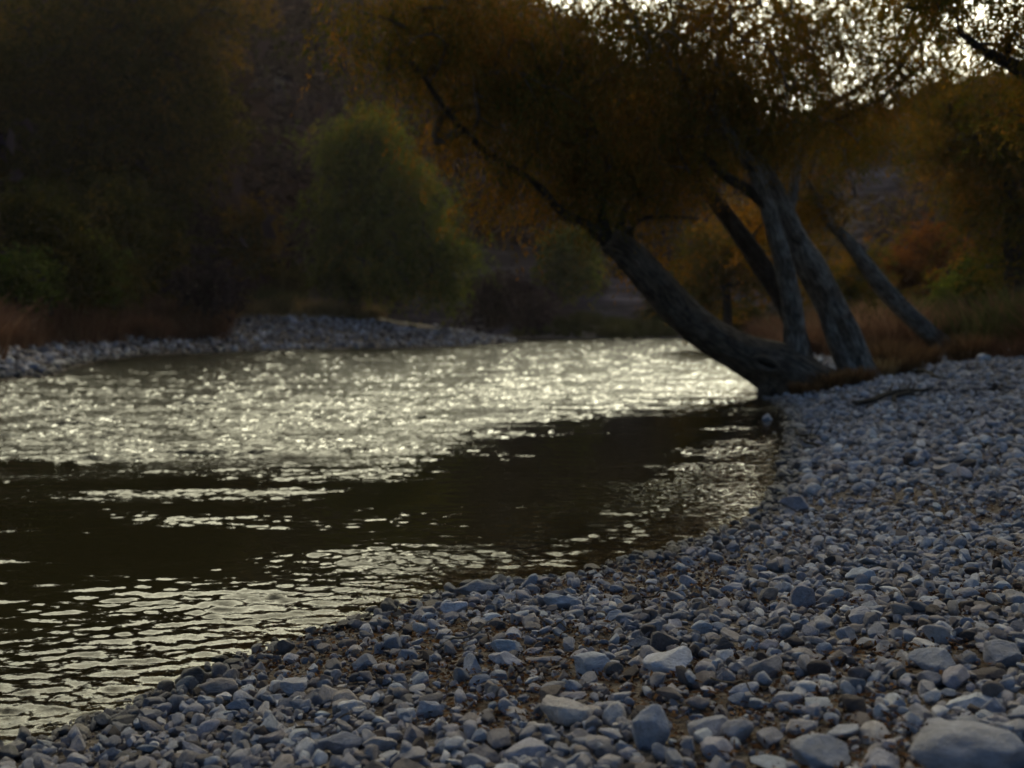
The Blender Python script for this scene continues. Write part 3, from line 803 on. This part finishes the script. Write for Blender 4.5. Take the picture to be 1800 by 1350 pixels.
for pts in ([(1375, 660, 21.9, 30), (1350, 688, 21.8, 18), (1340, 704, 21.8, 9)], [(1400, 670, 21.8, 30), (1430, 690, 21.4, 15), (1478, 700, 21.1, 6)], [(1410, 655, 22.2, 26), (1460, 662, 22.5, 14), (1510, 668, 22.6, 6)], [(1380, 680, 21.7, 24), (1392, 702, 21.3, 12), (1400, 722, 21.0, 5)]):
    tb = Tubes(); tb.add([P(a, b, c) for a, b, c, d in pts], [d / F * c for a, b, c, d in pts], sides=20, rough=.5, seed=pts[0][0] * .1, sub=10); tb.build('root', M['bark_brown'], root)
# the knot hole in the root mass: a rim of callus round a solid coloured near-black for the hollow's shade
tb = Tubes(); c0 = P(1345, 640, 21.05); ring = []
for k in range(13):
    a = k / 12 * 6.283; ring.append(c0 + np.array([math.cos(a) * .24, .05 * math.cos(a), math.sin(a) * .10 - math.cos(a) * .07]))
tb.add(ring, [.06] * 13, sides=10, rough=.4, seed=4, sub=3, cap=False); tb.build('knot_rim', M['bark_brown'], root)
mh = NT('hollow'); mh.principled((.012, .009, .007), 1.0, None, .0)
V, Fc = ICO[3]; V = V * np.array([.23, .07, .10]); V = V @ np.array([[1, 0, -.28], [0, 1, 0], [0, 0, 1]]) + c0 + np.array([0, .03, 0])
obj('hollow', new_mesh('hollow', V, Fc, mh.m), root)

# --- the big double grey trunk
tree('grey_tree', 'tall pale grey trunk split at its foot, leaning left above the shingle', 'tree', P(1505, 655, 23.0),
     [('trunk', [(1532, 690, 23.0, 30), (1512, 645, 23.0, 24), (1488, 590, 22.9, 23), (1460, 535, 22.7, 24), (1428, 470, 22.4, 25), (1400, 425, 22.2, 22), (1372, 365, 21.9, 19), (1345, 310, 21.6, 17), (1315, 265, 21.2, 15), (1270, 215, 20.6, 12), (1215, 150, 19.9, 9), (1150, 80, 19.2, 6)]),
      ('trunk', [(1518, 695, 22.8, 20), (1490, 650, 22.8, 15), (1468, 600, 22.75, 14), (1450, 545, 22.65, 13), (1440, 510, 22.6, 9)]),
      ('limb', [(1382, 385, 22.0, 9), (1393, 345, 22.2, 9), (1400, 300, 22.4, 8), (1412, 255, 22.6, 7), (1440, 200, 22.9, 6), (1500, 160, 23.2, 5), (1570, 120, 23.5, 3)]),
      ('limb', [(1340, 305, 21.6, 6), (1368, 290, 21.8, 4), (1392, 250, 22.0, 3), (1400, 170, 22.2, 3), (1375, 80, 22.3, 3), (1390, 0, 22.3, 2)]),
      ('limb', [(1425, 230, 22.8, 5), (1480, 205, 22.9, 4), (1550, 170, 23.0, 3), (1640, 100, 23.1, 2)])],
     [(1160, 60, 19.5, 150, 80, 1.6, 90, .6), (1300, 150, 20.8, 130, 70, 1.6, 85, .55), (1400, 130, 22, 100, 90, 1.6, 50, .6), (1250, 10, 20, 170, 60, 1.6, 60, .65),
      (1500, 50, 22.8, 120, 90, 1.5, 62, .7), (1570, 130, 23.2, 90, 70, 1.3, 44, .6), (1420, 20, 22, 90, 60, 1.5, 44, .6), (1600, 30, 23, 90, 60, 1.3, 30, .6), (1340, 235, 21.6, 110, 40, 1.3, 42, .55), (1480, 190, 23, 100, 40, 1.2, 26, .6)],
     'leaf_autumn', ['bark_grey', 'bark_grey', 'bark_grey', 'bark_dark', 'bark_dark'], seed=23, per=12, leaf=(.095, .028), droop=.9, strand=.55, nl=14)

# --- dark trunk behind the upright stem
tree('dark_tree', 'dark slanting trunk standing behind the upright stem', 'tree', P(1405, 610, 27.0),
     [('trunk', [(1412, 640, 27.2, 20), (1396, 575, 27.0, 17), (1366, 510, 26.8, 17), (1332, 458, 26.6, 17), (1298, 408, 26.4, 15), (1264, 362, 26.2, 14), (1230, 318, 26.0, 12), (1196, 276, 25.8, 10), (1150, 215, 25.4, 7)])],
     [(1180, 230, 25.5, 130, 90, 1.8, 70, .45), (1290, 250, 27.5, 80, 50, 1.4, 36, .5), (1340, 380, 28.6, 60, 60, 1.0, 14, .8), (1060, 180, 25.5, 110, 90, 1.8, 60, .45)],
     'leaf_autumn', 'bark_dark', seed=31, per=13, leaf=(.10, .035), strand=.6)

# --- slanting trunk at the right
tree('slanting_tree', 'slim bluish trunk slanting left out of the brown grass at right', 'tree', P(1655, 605, 28.0),
     [('trunk', [(1690, 640, 28.2, 24), (1655, 605, 28.0, 17), (1610, 565, 27.8, 15), (1560, 515, 27.6, 15), (1520, 465, 27.4, 13), (1490, 425, 27.2, 11), (1455, 385, 27.0, 9), (1425, 330, 26.8, 6)])],
     [(1430, 320, 27, 80, 80, 1.6, 45, .5), (1490, 235, 28, 110, 45, 2.0, 60, .5), (1400, 430, 29, 60, 70, 1.4, 22, .5)],
     'leaf_autumn', 'bark_grey', seed=41, per=12, leaf=(.10, .038), strand=.6)

# --- right-hand wood
tree('brown_tree', 'large brown-leaved tree filling the right side beside the dark trunk', 'tree', P(1770, 600, 33.0),
     [('trunk', [(1775, 625, 33, 24), (1782, 540, 33, 19), (1786, 450, 33, 17), (1775, 350, 33, 14), (1760, 240, 33, 9)])],
     [(1740, 260, 33, 120, 110, 2.2, 130, .55), (1680, 190, 34, 90, 70, 2.0, 70, .5), (1800, 380, 33, 90, 110, 2.0, 80, .45), (1690, 320, 36, 40, 60, 1.5, 24, .55), (1860, 200, 32, 120, 140, 2.0, 80, .45)],
     'leaf_autumn', 'bark_dark', seed=51, per=13, leaf=(.13, .05), strand=.7, spread=.7)
tree('overhanging_tree', 'dark limb and leaves hanging in at the top right corner', 'tree', P(2010, 760, 13.0),
     [('trunk', [(2060, 860, 13.2, 50), (2010, 700, 13.1, 40), (1975, 450, 13, 34), (1940, 250, 12.9, 28), (1860, 160, 12.8, 18), (1790, 120, 12.7, 13), (1730, 90, 12.6, 8), (1685, 55, 12.5, 5)]),
      ('limb', [(1950, 300, 12.9, 20), (1890, 60, 12.7, 12), (1760, -60, 12.5, 7), (1650, -90, 12.3, 4)])],
     [(1690, -30, 12.5, 110, 70, .9, 55, .6), (1790, 40, 12.7, 70, 60, .9, 36, .55), (1640, 30, 12.5, 50, 50, .6, 7, .6), (1850, 150, 12.8, 60, 90, .9, 30, .5)],
     'leaf_autumn', 'bark_dark', seed=61, per=11, leaf=(.07, .026), strand=.38, spread=.35)
tree('orange_tree', 'small bright orange tree glowing in front of the purple hillside', 'tree', P(1605, 585, 52.0),
     [('trunk', [(1608, 600, 52, 7), (1605, 540, 52, 5), (1600, 470, 52, 4)])],
     [(1600, 480, 52, 60, 50, 1.6, 70, .7), (1640, 430, 53, 40, 40, 1.3, 40, .6), (1560, 520, 52, 35, 30, 1.0, 26, .5)],
     'leaf_orange', 'bark_dark', seed=71, per=12, leaf=(.17, .08), strand=.6, droop=.3)
tree('green_bush', 'dark green bush under the brown tree at the right edge', 'bush', P(1715, 590, 36.0),
     [('stem', [(1715, 610, 36, 6), (1715, 550, 36, 4), (1718, 500, 36, 3)])],
     [(1715, 515, 36, 60, 55, 1.2, 80, .35), (1680, 545, 36, 35, 30, .9, 24, .3)],
     'leaf_green', 'bark_dark', seed=73, per=12, leaf=(.13, .06), strand=.5, droop=.4)
tree('yellowing_tree', 'yellow-green leafy tree seen between the leaning and upright trunks', 'tree', P(1275, 585, 58.0),
     [('trunk', [(1280, 600, 58, 9), (1277, 520, 58, 7), (1265, 440, 58, 5)])],
     [(1270, 470, 58, 80, 90, 2.2, 100, .45), (1330, 440, 60, 60, 90, 2.2, 70, .6), (1220, 530, 58, 40, 40, 1.4, 26, .35), (1440, 480, 58, 50, 70, 2, 50, .5)],
     'leaf_autumn', 'bark_dark', seed=79, per=12, leaf=(.20, .085), strand=.8, droop=.4, spread=.7)
tree('brown_thicket', 'low olive-brown thicket between the grey and slanting trunks', 'bush', P(1500, 585, 48.0),
     [('stem', [(1500, 600, 48, 6), (1498, 540, 48, 5), (1490, 480, 48, 4)])],
     [(1500, 500, 48, 60, 60, 2, 60, .4), (1560, 560, 46, 50, 30, 1.5, 30, .5), (1760, 560, 40, 60, 40, 1.5, 40, .4)],
     'leaf_autumn', 'bark_dark', seed=83, per=12, leaf=(.17, .07), strand=.6, droop=.4, spread=.6)

# --- across the river
tree('willow', 'round-headed green willow standing alone on the far gravel bar', 'tree', P(625, 548, 74.0),
     [('trunk', [(622, 560, 74, 15), (623, 520, 74, 12), (625, 470, 74, 10), (632, 400, 74, 7), (640, 320, 74, 5)]),
      ('limb', [(626, 505, 74, 9), (665, 450, 74, 7), (720, 410, 74, 5), (765, 425, 74, 3)])],
     [(640, 290, 74, 75, 80, 3.2, 120, .45), (625, 390, 74, 72, 80, 3.2, 130, .4), (730, 390, 74.5, 60, 55, 2.6, 75, .6), (765, 450, 74.5, 36, 50, 1.8, 45, .5), (690, 470, 74, 80, 50, 3, 80, .55), (595, 470, 74, 38, 40, 2.0, 34, .3), (780, 510, 74, 28, 30, 1.4, 16, .5), (655, 225, 74, 40, 38, 2, 18, .6), (725, 320, 74, 40, 35, 1.6, 18, .6), (815, 445, 74, 25, 35, 1.2, 12, .55), (600, 260, 74, 35, 40, 1.6, 14, .5)],
     'leaf_green', 'bark_dark', seed=91, per=16, leaf=(.24, .085), strand=1.3, droop=.75, spread=1.0, rtip=.02, rmax=.25)
tree('broad_tree', 'huge dark yellow-green tree filling the upper left corner', 'tree', P(110, 540, 64.0),
     [('trunk', [(112, 570, 64, 30), (112, 480, 64, 24), (120, 400, 64, 20), (135, 300, 64, 15), (160, 180, 64, 9)]),
      ('limb', [(118, 410, 64, 12), (200, 320, 64, 9), (290, 250, 64, 5)]), ('limb', [(118, 420, 64, 12), (50, 320, 64, 9), (-30, 240, 64, 5)])],
     [(110, 100, 64, 170, 110, 5.2, 210, .5), (280, 70, 64, 90, 80, 3.9, 90, .65), (290, 220, 64, 90, 85, 3.9, 130, .55), (60, 280, 64, 130, 110, 4.5, 190, .4), (190, 340, 64, 90, 60, 3.2, 100, .45), (-90, 150, 64, 120, 180, 5.2, 120, .4), (340, 130, 64, 40, 60, 2.1, 30, .7), (420, 40, 64, 60, 50, 2.6, 22, .7), (395, 190, 64, 40, 60, 2.6, 14, .5), (330, 300, 64, 50, 50, 2.6, 26, .6), (230, -20, 64, 120, 60, 3, 60, .55)],
     'leaf_dark', 'bark_dark', seed=97, per=16, leaf=(.23, .10), strand=1.2, droop=.5, spread=1.2, rtip=.015, rmax=.22)
BUSH = [
 ('bush', 'dense dark bush wrapped round the broad tree foot at far left', (90, 540, 44.5), [(95, 440, 44.5, 75, 75, 1.2, 110, .35), (50, 380, 44.5, 60, 50, 1.2, 50, .4)], 'leaf_dark', 20),
 ('bush', 'tall dim thicket filling the gap right of the broad tree', (200, 530, 52), [(190, 420, 52, 70, 95, 1.8, 130, .4), (170, 500, 50, 60, 40, 1.5, 50, .5)], 'leaf_dark', 21),
 ('bush', 'thin tall brown bush between the broad tree and orange-tipped bush', (320, 510, 66), [(325, 400, 66, 45, 90, 1.8, 90, .5)], 'scrub', 22),
 ('bush', 'low tangled brown bush in front of the orange-tipped bush', (360, 540, 58), [(370, 505, 58, 60, 28, 1.5, 60, .4)], 'scrub', 23),
 ('bush', 'dark brown bush standing in the grass right of the slanting trunk', (1745, 605, 31), [(1745, 575, 31, 60, 28, 1.2, 60, .35)], 'leaf_dark', 25),
 ('bush', 'low dark bush in the grass between grey and slanting trunks', (1590, 600, 33), [(1580, 575, 33, 50, 26, 1.2, 50, .3)], 'leaf_dark', 26),
 ('bush', 'dark bush at the water edge behind the leaning trunk middle', (1290, 590, 64), [(1290, 568, 64, 50, 26, 1.8, 60, .3)], 'leaf_dark', 27),
 ('bush', 'brown bush low on the slope above the end of the gravel bar', (930, 560, 92), [(925, 530, 92, 40, 28, 2.2, 50, .5)], 'scrub', 24),
 ('bush', 'orange-tipped bush between the broad tree and the willow', (410, 500, 72), [(405, 430, 72, 60, 55, 2.2, 90, .75), (450, 400, 72, 30, 35, 1.5, 26, .9), (370, 470, 72, 40, 30, 1.6, 30, .4)], 'leaf_dark', 5),
 ('bush', 'tall dull olive bush under the right side of the broad tree', (250, 510, 60), [(240, 420, 60, 65, 70, 2.2, 110, .5), (290, 460, 60, 40, 50, 1.6, 40, .6)], 'leaf_dark', 6),
 ('bush', 'green bush standing low at the left behind the russet grass', (140, 520, 48), [(140, 465, 48, 60, 40, 1.6, 80, .2)], 'leaf_green', 7),
 ('bush', 'dim green bush cut by the left edge of the picture', (30, 530, 42), [(30, 485, 42, 60, 40, 1.4, 80, .12)], 'leaf_green', 8),
 ('bush', 'low spreading bush at the foot of the slope left of the willow', (500, 530, 82), [(495, 490, 82, 50, 35, 2.2, 70, .35)], 'leaf_dark', 9),
 ('bush', 'small lone green bush at the foot of the striped rock slope', (1005, 510, 100), [(1008, 455, 100, 38, 40, 2.2, 90, .5), (990, 490, 100, 22, 25, 1.5, 26, .4)], 'leaf_green', 10),
 ('bush', 'dark bush at the water end behind the leaning trunk', (1190, 560, 104), [(1190, 530, 104, 45, 30, 2.5, 70, .3)], 'leaf_dark', 12),
 ('bush', 'faint brown bush beside the willow on its right', (860, 560, 88), [(860, 520, 88, 40, 35, 2.2, 60, .4)], 'scrub', 13),
]
for nm, lab, (u, v, Y), bl, lm, sd in BUSH:
    tree(nm, lab, 'bush', P(u, v, Y), [('stem', [(u, v + 14, Y, 4), (u, v - 20, Y, 3), (bl[0][0], bl[0][1], Y, 2)])], bl, lm, 'bark_dark', seed=200 + sd, per=12, leaf=(.0036 * Y, .0016 * Y), strand=.012 * Y, droop=.45, spread=.012 * Y, rtip=.012, rmax=.1)

# scrub on the hillside: one uncountable mass
def bush_proto(seed, mat):
    r = np.random.default_rng(seed)
    d = r.normal(size=(26, 3)); d /= np.linalg.norm(d, axis=1)[:, None]; C = d * r.uniform(.3, 1, (26, 1)) * [.5, .5, .42] + [0, 0, .35]
    return leaves_mesh('scrub_shape', C, r.uniform(.2, .8, 26), 5, .3, .13, .055, .2, .25, M[mat], r, 6)
coll_scrub = proto_collection('scrub_shapes', [bush_proto(i, 'scrub') for i in range(6)])
n = 9000
a = rng.uniform(-42, 42, n); t = rng.random(n) ** 1.1
X, Y, Z = hill_z(a, t)
k = fbm(X * .04, Y * .04, Z * .04, 3) > .43
k |= (t > .97)
k &= ~((a > 1) & (a < 9) & (t < .45) & (rng.random(n) < .75)); k &= ~((a > 14.5) & (a < 22) & (t < .85) & (rng.random(n) < .7))
X, Y, Z = X[k], Y[k], Z[k]; n = len(X)
s = rng.lognormal(math.log(2.2), .62, n)
scatter('scrub', 'dark brushwood covering the hillside', coll_scrub, 6, np.stack([X, Y, Z - .3], 1), np.stack([0 * X, 0 * X, rng.uniform(0, 6.28, n)], 1), np.stack([s, s, s * rng.uniform(.6, 1.3, n)], 1), {'patch': rng.random(n)}, 8)

# ------------------------------------------------------------------ grass
def tuft(seed, mat, nb=90, h=1.0, spread=.22, lean=.45, w=.012, single=False):
    r = np.random.default_rng(seed)
    az = r.uniform(0, 6.28, nb); rr = spread * np.sqrt(r.random(nb)); o = np.stack([rr * np.cos(az), rr * np.sin(az), 0 * rr], 1)
    az2 = az + r.normal(0, .7, nb); hh = h * r.uniform(.45, 1.05, nb); ln = lean * hh * r.uniform(.3, 1.3, nb)
    dx = np.stack([np.cos(az2), np.sin(az2), 0 * az2], 1); sd = np.stack([-np.sin(az2), np.cos(az2), 0 * az2], 1)
    V = []
    for t, ww in ((0, 1), (.4, .9), (.75, .6), (1.0, .12)):
        p = o + dx * (ln * t ** 1.8)[:, None] + np.array([0, 0, 1]) * (hh * (t - .18 * t ** 3))[:, None]
        V += [p - sd * w * ww * .5, p + sd * w * ww * .5]
    V = np.stack(V, 1).reshape(-1, 3); b = np.arange(nb)[:, None] * 8
    Fq = np.concatenate([np.stack([b + 2 * q, b + 2 * q + 1, b + 2 * q + 3, b + 2 * q + 2], 2).reshape(-1, 4) for q in range(3)])
    ti = np.tile(r.random(nb), 3)
    return new_mesh('grass_clump', V, Fq, M[mat], attrs={'tint': ('FACE', 'FLOAT', ti)})
cg = {k: proto_collection('tufts_' + k, [tuft(i + 20, 'grass_' + k) for i in range(5)]) for k in ('red', 'tan', 'green')}
def grass(name, label, kind, X, Y, h, seed, wide=1.6):
    n = len(X); Z = height(X, Y); hh = h * rng.uniform(.5, 1.25, n) * (.15 + 1.6 * smooth(.28, .72, fbm(X * .6, Y * .6, 3.1 + seed, 4)))
    return scatter(name, label, cg[kind], 5, np.stack([X, Y, Z - .02], 1), np.stack([rng.normal(0, .1, n), rng.normal(0, .1, n), rng.uniform(0, 6.28, n)], 1),
                   np.stack([hh * wide, hh * wide, hh], 1), {'patch': np.clip(fbm(X * .2, Y * .2, 7., 3) * 1.6 - .3, 0, 1)}, seed)
def left_zone(n, y0, y1, u0, u1, d0, d1):
    Y = rng.uniform(y0, y1, n); u = rng.uniform(u0, u1, n); X = (u - 900) / F * Y
    dr, dl, ins = shore_d(X, Y); k = (~ins) & (dl < dr) & (dl > d0 + 2.5 * (fbm(X * .3, Y * .3, 2.) - .5)) & (dl < d1)
    return X[k], Y[k]
X, Y = left_zone(5600, 27, 70, -250, 400, 2.6, 13); grass('grass', 'tall russet grass along the left bank above the stones', 'red', X, Y, .95, 31)
X, Y = left_zone(6000, 36, 105, -300, 960, 8, 30); k = (X / Y * F + 900 > 330) | (Y > 45); grass('grass', 'pale tan grass on the far bank around the willow', 'tan', X[k], Y[k], .75, 32)
X, Y = left_zone(3500, 36, 90, -350, 520, 11, 30); grass('grass', 'dull green weeds under the bushes on the left bank', 'green', X, Y, 1.2, 33)
X, Y = left_zone(2600, 94, 125, 900, 1330, .4, 16); grass('grass', 'grey-green grass strip at the far end of the river', 'green', X, Y, .9, 34)
n = 7500; Y = rng.uniform(25, 75, n); u = rng.uniform(1290, 2050, n); X = (u - 900) / F * Y; dr, dl, ins = shore_d(X, Y)
lim = np.interp(Y, [25, 30, 40, 75], [5.6, 3.6, 1.6, 1.2]) + 2.0 * (fbm(X * .4, Y * .4, 5.) - .5)
k = (~ins) & (dr < dl) & (dr > lim); grass('grass', 'russet grass behind the leaning trees on the right bank', 'red', X[k], Y[k], 1.05, 35)
k2 = k & (rng.random(n) < .4) & (dr > lim + .8); grass('grass', 'dull green weeds among the russet grass on the right bank', 'green', X[k2], Y[k2], 1.1, 36)
CL = [(1575, 640, 24.0, .75, 'red', 'bushy russet grass clump to the right of the grey double trunk'),
      (1545, 655, 23.2, .5, 'tan', 'tan grass clump pressed against the foot of the grey trunk'),
      (1450, 680, 21.6, .42, 'red', 'dark russet grass clump between the root mass and the grey trunk'),
      (1470, 672, 22.0, .36, 'tan', 'short straw clump on the shingle right of the root mass'),
      (1415, 705, 21.0, .30, 'red', 'low dark grass fringe in front of the root mass'),
      (1505, 690, 22.0, .42, 'red', 'dark grass clump in front of the split grey trunk foot'),
      (1590, 665, 23.5, .5, 'red', 'spreading dark clump on the shingle right of the grey trunk'),
      (1540, 620, 25.0, .9, 'red', 'tall russet clump directly behind the grey trunk foot'),
 (1335, 600, 33, .8, 'tan', 'pinkish straw clump behind the leaning trunk'),
      (1620, 635, 25.5, .6, 'red', 'russet clump left of the slanting trunk foot'),
      (1700, 625, 26.5, .7, 'red', 'dark clump to the right of the slanting trunk foot')]
for i, (u, v, Y, h, kd, lab) in enumerate(CL):
    x, _, _ = P(u, v, Y); z = float(height(np.array([x]), np.array([Y]))[0])
    o = bpy.data.objects.new('grass_clump', tuft(60 + i, 'clump_' + kd, 700, h * 1.25, .45 * h + .12, .6, .012)); COL.objects.link(o); o.location = (x, Y, z - .02)
    tag(o, lab, 'grass clump', 'grass clumps at the feet of the leaning trees')

# ------------------------------------------------------------------ leaf litter, twigs, driftwood
def litter(name, label, X, Y, sz, seed):
    r = np.random.default_rng(seed); n = len(X); Z = height(X, Y) + r.uniform(.005, .035, n)
    c = np.stack([X, Y, Z], 1); d = r.normal(0, 1, (n, 3)); d[:, 2] *= .35; d /= np.linalg.norm(d, axis=1)[:, None]
    s = np.cross(d, r.normal(0, .4, (n, 3)) + [0, 0, 1]); s /= np.linalg.norm(s, axis=1)[:, None]; nn = np.cross(d, s)
    L = sz * r.uniform(.4, 1.4, (n, 1)); w = L * r.uniform(.2, .6, (n, 1))
    V = np.stack([c - d * L * .5, c + s * w * .5 + nn * w * .25, c + d * L * .5 + nn * w * .2, c - s * w * .5 + nn * w * .25], 1).reshape(-1, 3)
    tag(obj(name, new_mesh(name, V, np.arange(4 * n).reshape(-1, 4), M['leaf_dry'], False, {'tint': ('FACE', 'FLOAT', r.random(n))})), label, kind='stuff')
X, Y, D = land_right(120000, 2.5, 13, 1.2, 0)
U, Vv = pix(X, Y, height(X, Y))
band = np.exp(-((Vv - (1062 - (U - 1500) * .03)) / 16) ** 2) * smooth(1180, 1300, U)
dn = fbm(X * 1.3, Y * 1.3, 12., 4) + .35 * band
k = dn > .50; litter('leaf_litter', 'brown leaves and bark crumbs lying between the stones', X[k], Y[k], .026, 5)
TW = [((770, 1168), (868, 1122), 2.6, 'straight pale twig lying on pebbles left of the centre stones'),
      ((520, 1322), (632, 1298), 2.2, 'thin brown twig near the bottom edge at left'),
      ((950, 1118), (1010, 1135), 1.8, 'short dark twig beside the cream rounded stone'),
      ((1250, 1225), (1345, 1262), 2.0, 'crooked twig right of the pale sloping stone'),
      ((1130, 1072), (1210, 1060), 1.6, 'thin twig left of the debris band')]
for i, (a, b, rp, lab) in enumerate(TW):
    p = np.array(at_ground(*a)); q = np.array(at_ground(*b)); p[2] += .05; q[2] += .055
    tb = Tubes(); m = [p + (q - p) * t + np.array([0, 0, .012 * math.sin(9 * t + i)]) + rng.normal(0, .004, 3) for t in np.linspace(0, 1, 6)]
    rr = rp / F * p[1]; tb.add(m, [rr, rr * .95, rr * .9, rr * .8, rr * .65, rr * .35], sides=8, rough=.2, seed=i, sub=4)
    tb.add([m[3], m[3] + np.array([.03, .03, .012]), m[3] + np.array([.05, .07, .006])], [rr * .5, rr * .4, rr * .2], sides=6, sub=3)
    o = tb.build('twig', M['bark_brown'] if i else M['bark_grey']); tag(o, lab, 'twig', 'twigs on the shingle')
DW = [((1500, 722), (1650, 688), 5, 'dark driftwood branch stranded across the upper right beach'),
      ((1560, 716), (1625, 702), 4, 'short piece of driftwood just below the long stranded branch'),
      ((1600, 655), (1660, 668), 4, 'small driftwood stick near the russet clumps at right'),
      ((1405, 765), (1450, 812), 3, 'waterlogged stick lying on the wet shore of the inlet')]
for i, (a, b, rp, lab) in enumerate(DW):
    p = np.array(at_ground(*a)); q = np.array(at_ground(*b)); p[2] += .07; q[2] += .09
    m = [p + (q - p) * t + rng.normal(0, .05, 3) * [1, 1, .6] for t in np.linspace(0, 1, 6)]; rr = rp / F * p[1]
    tb = Tubes(); tb.add(m, [rr, rr * .9, rr, rr * .8, rr * .6, rr * .3], sides=12, rough=.5, seed=i + 7, sub=6)
    for q_ in (2, 3): tb.add([m[q_], m[q_] + np.array([.15, .2, .14]), m[q_] + np.array([.2, .45, .18])], [rr * .5, rr * .35, rr * .15], sides=6, sub=3)
    tag(tb.build('driftwood', M['bark_dark']), lab, 'driftwood', 'driftwood on the beach')

# ------------------------------------------------------------------ evening air
hzm = bpy.data.materials.new('haze'); hzm.use_nodes = True; ht = hzm.node_tree; ht.nodes.clear()
ho = ht.nodes.new('ShaderNodeOutputMaterial'); hv = ht.nodes.new('ShaderNodeVolumePrincipled')
hv.inputs['Color'].default_value = (.95, .78, .74, 1); hv.inputs['Density'].default_value = .0002; hv.inputs['Anisotropy'].default_value = .45
ht.links.new(hv.outputs[0], ho.inputs['Volume'])
bx = np.array([[x, y, z] for z in (-6, 110) for y in (-310, 1210) for x in (-710, 710)], float)
tag(obj('haze', new_mesh('haze', bx, np.array([[0, 2, 3, 1], [4, 5, 7, 6], [0, 1, 5, 4], [2, 6, 7, 3], [0, 4, 6, 2], [1, 3, 7, 5]]), hzm, False)), 'thin evening haze in the valley', kind='stuff')
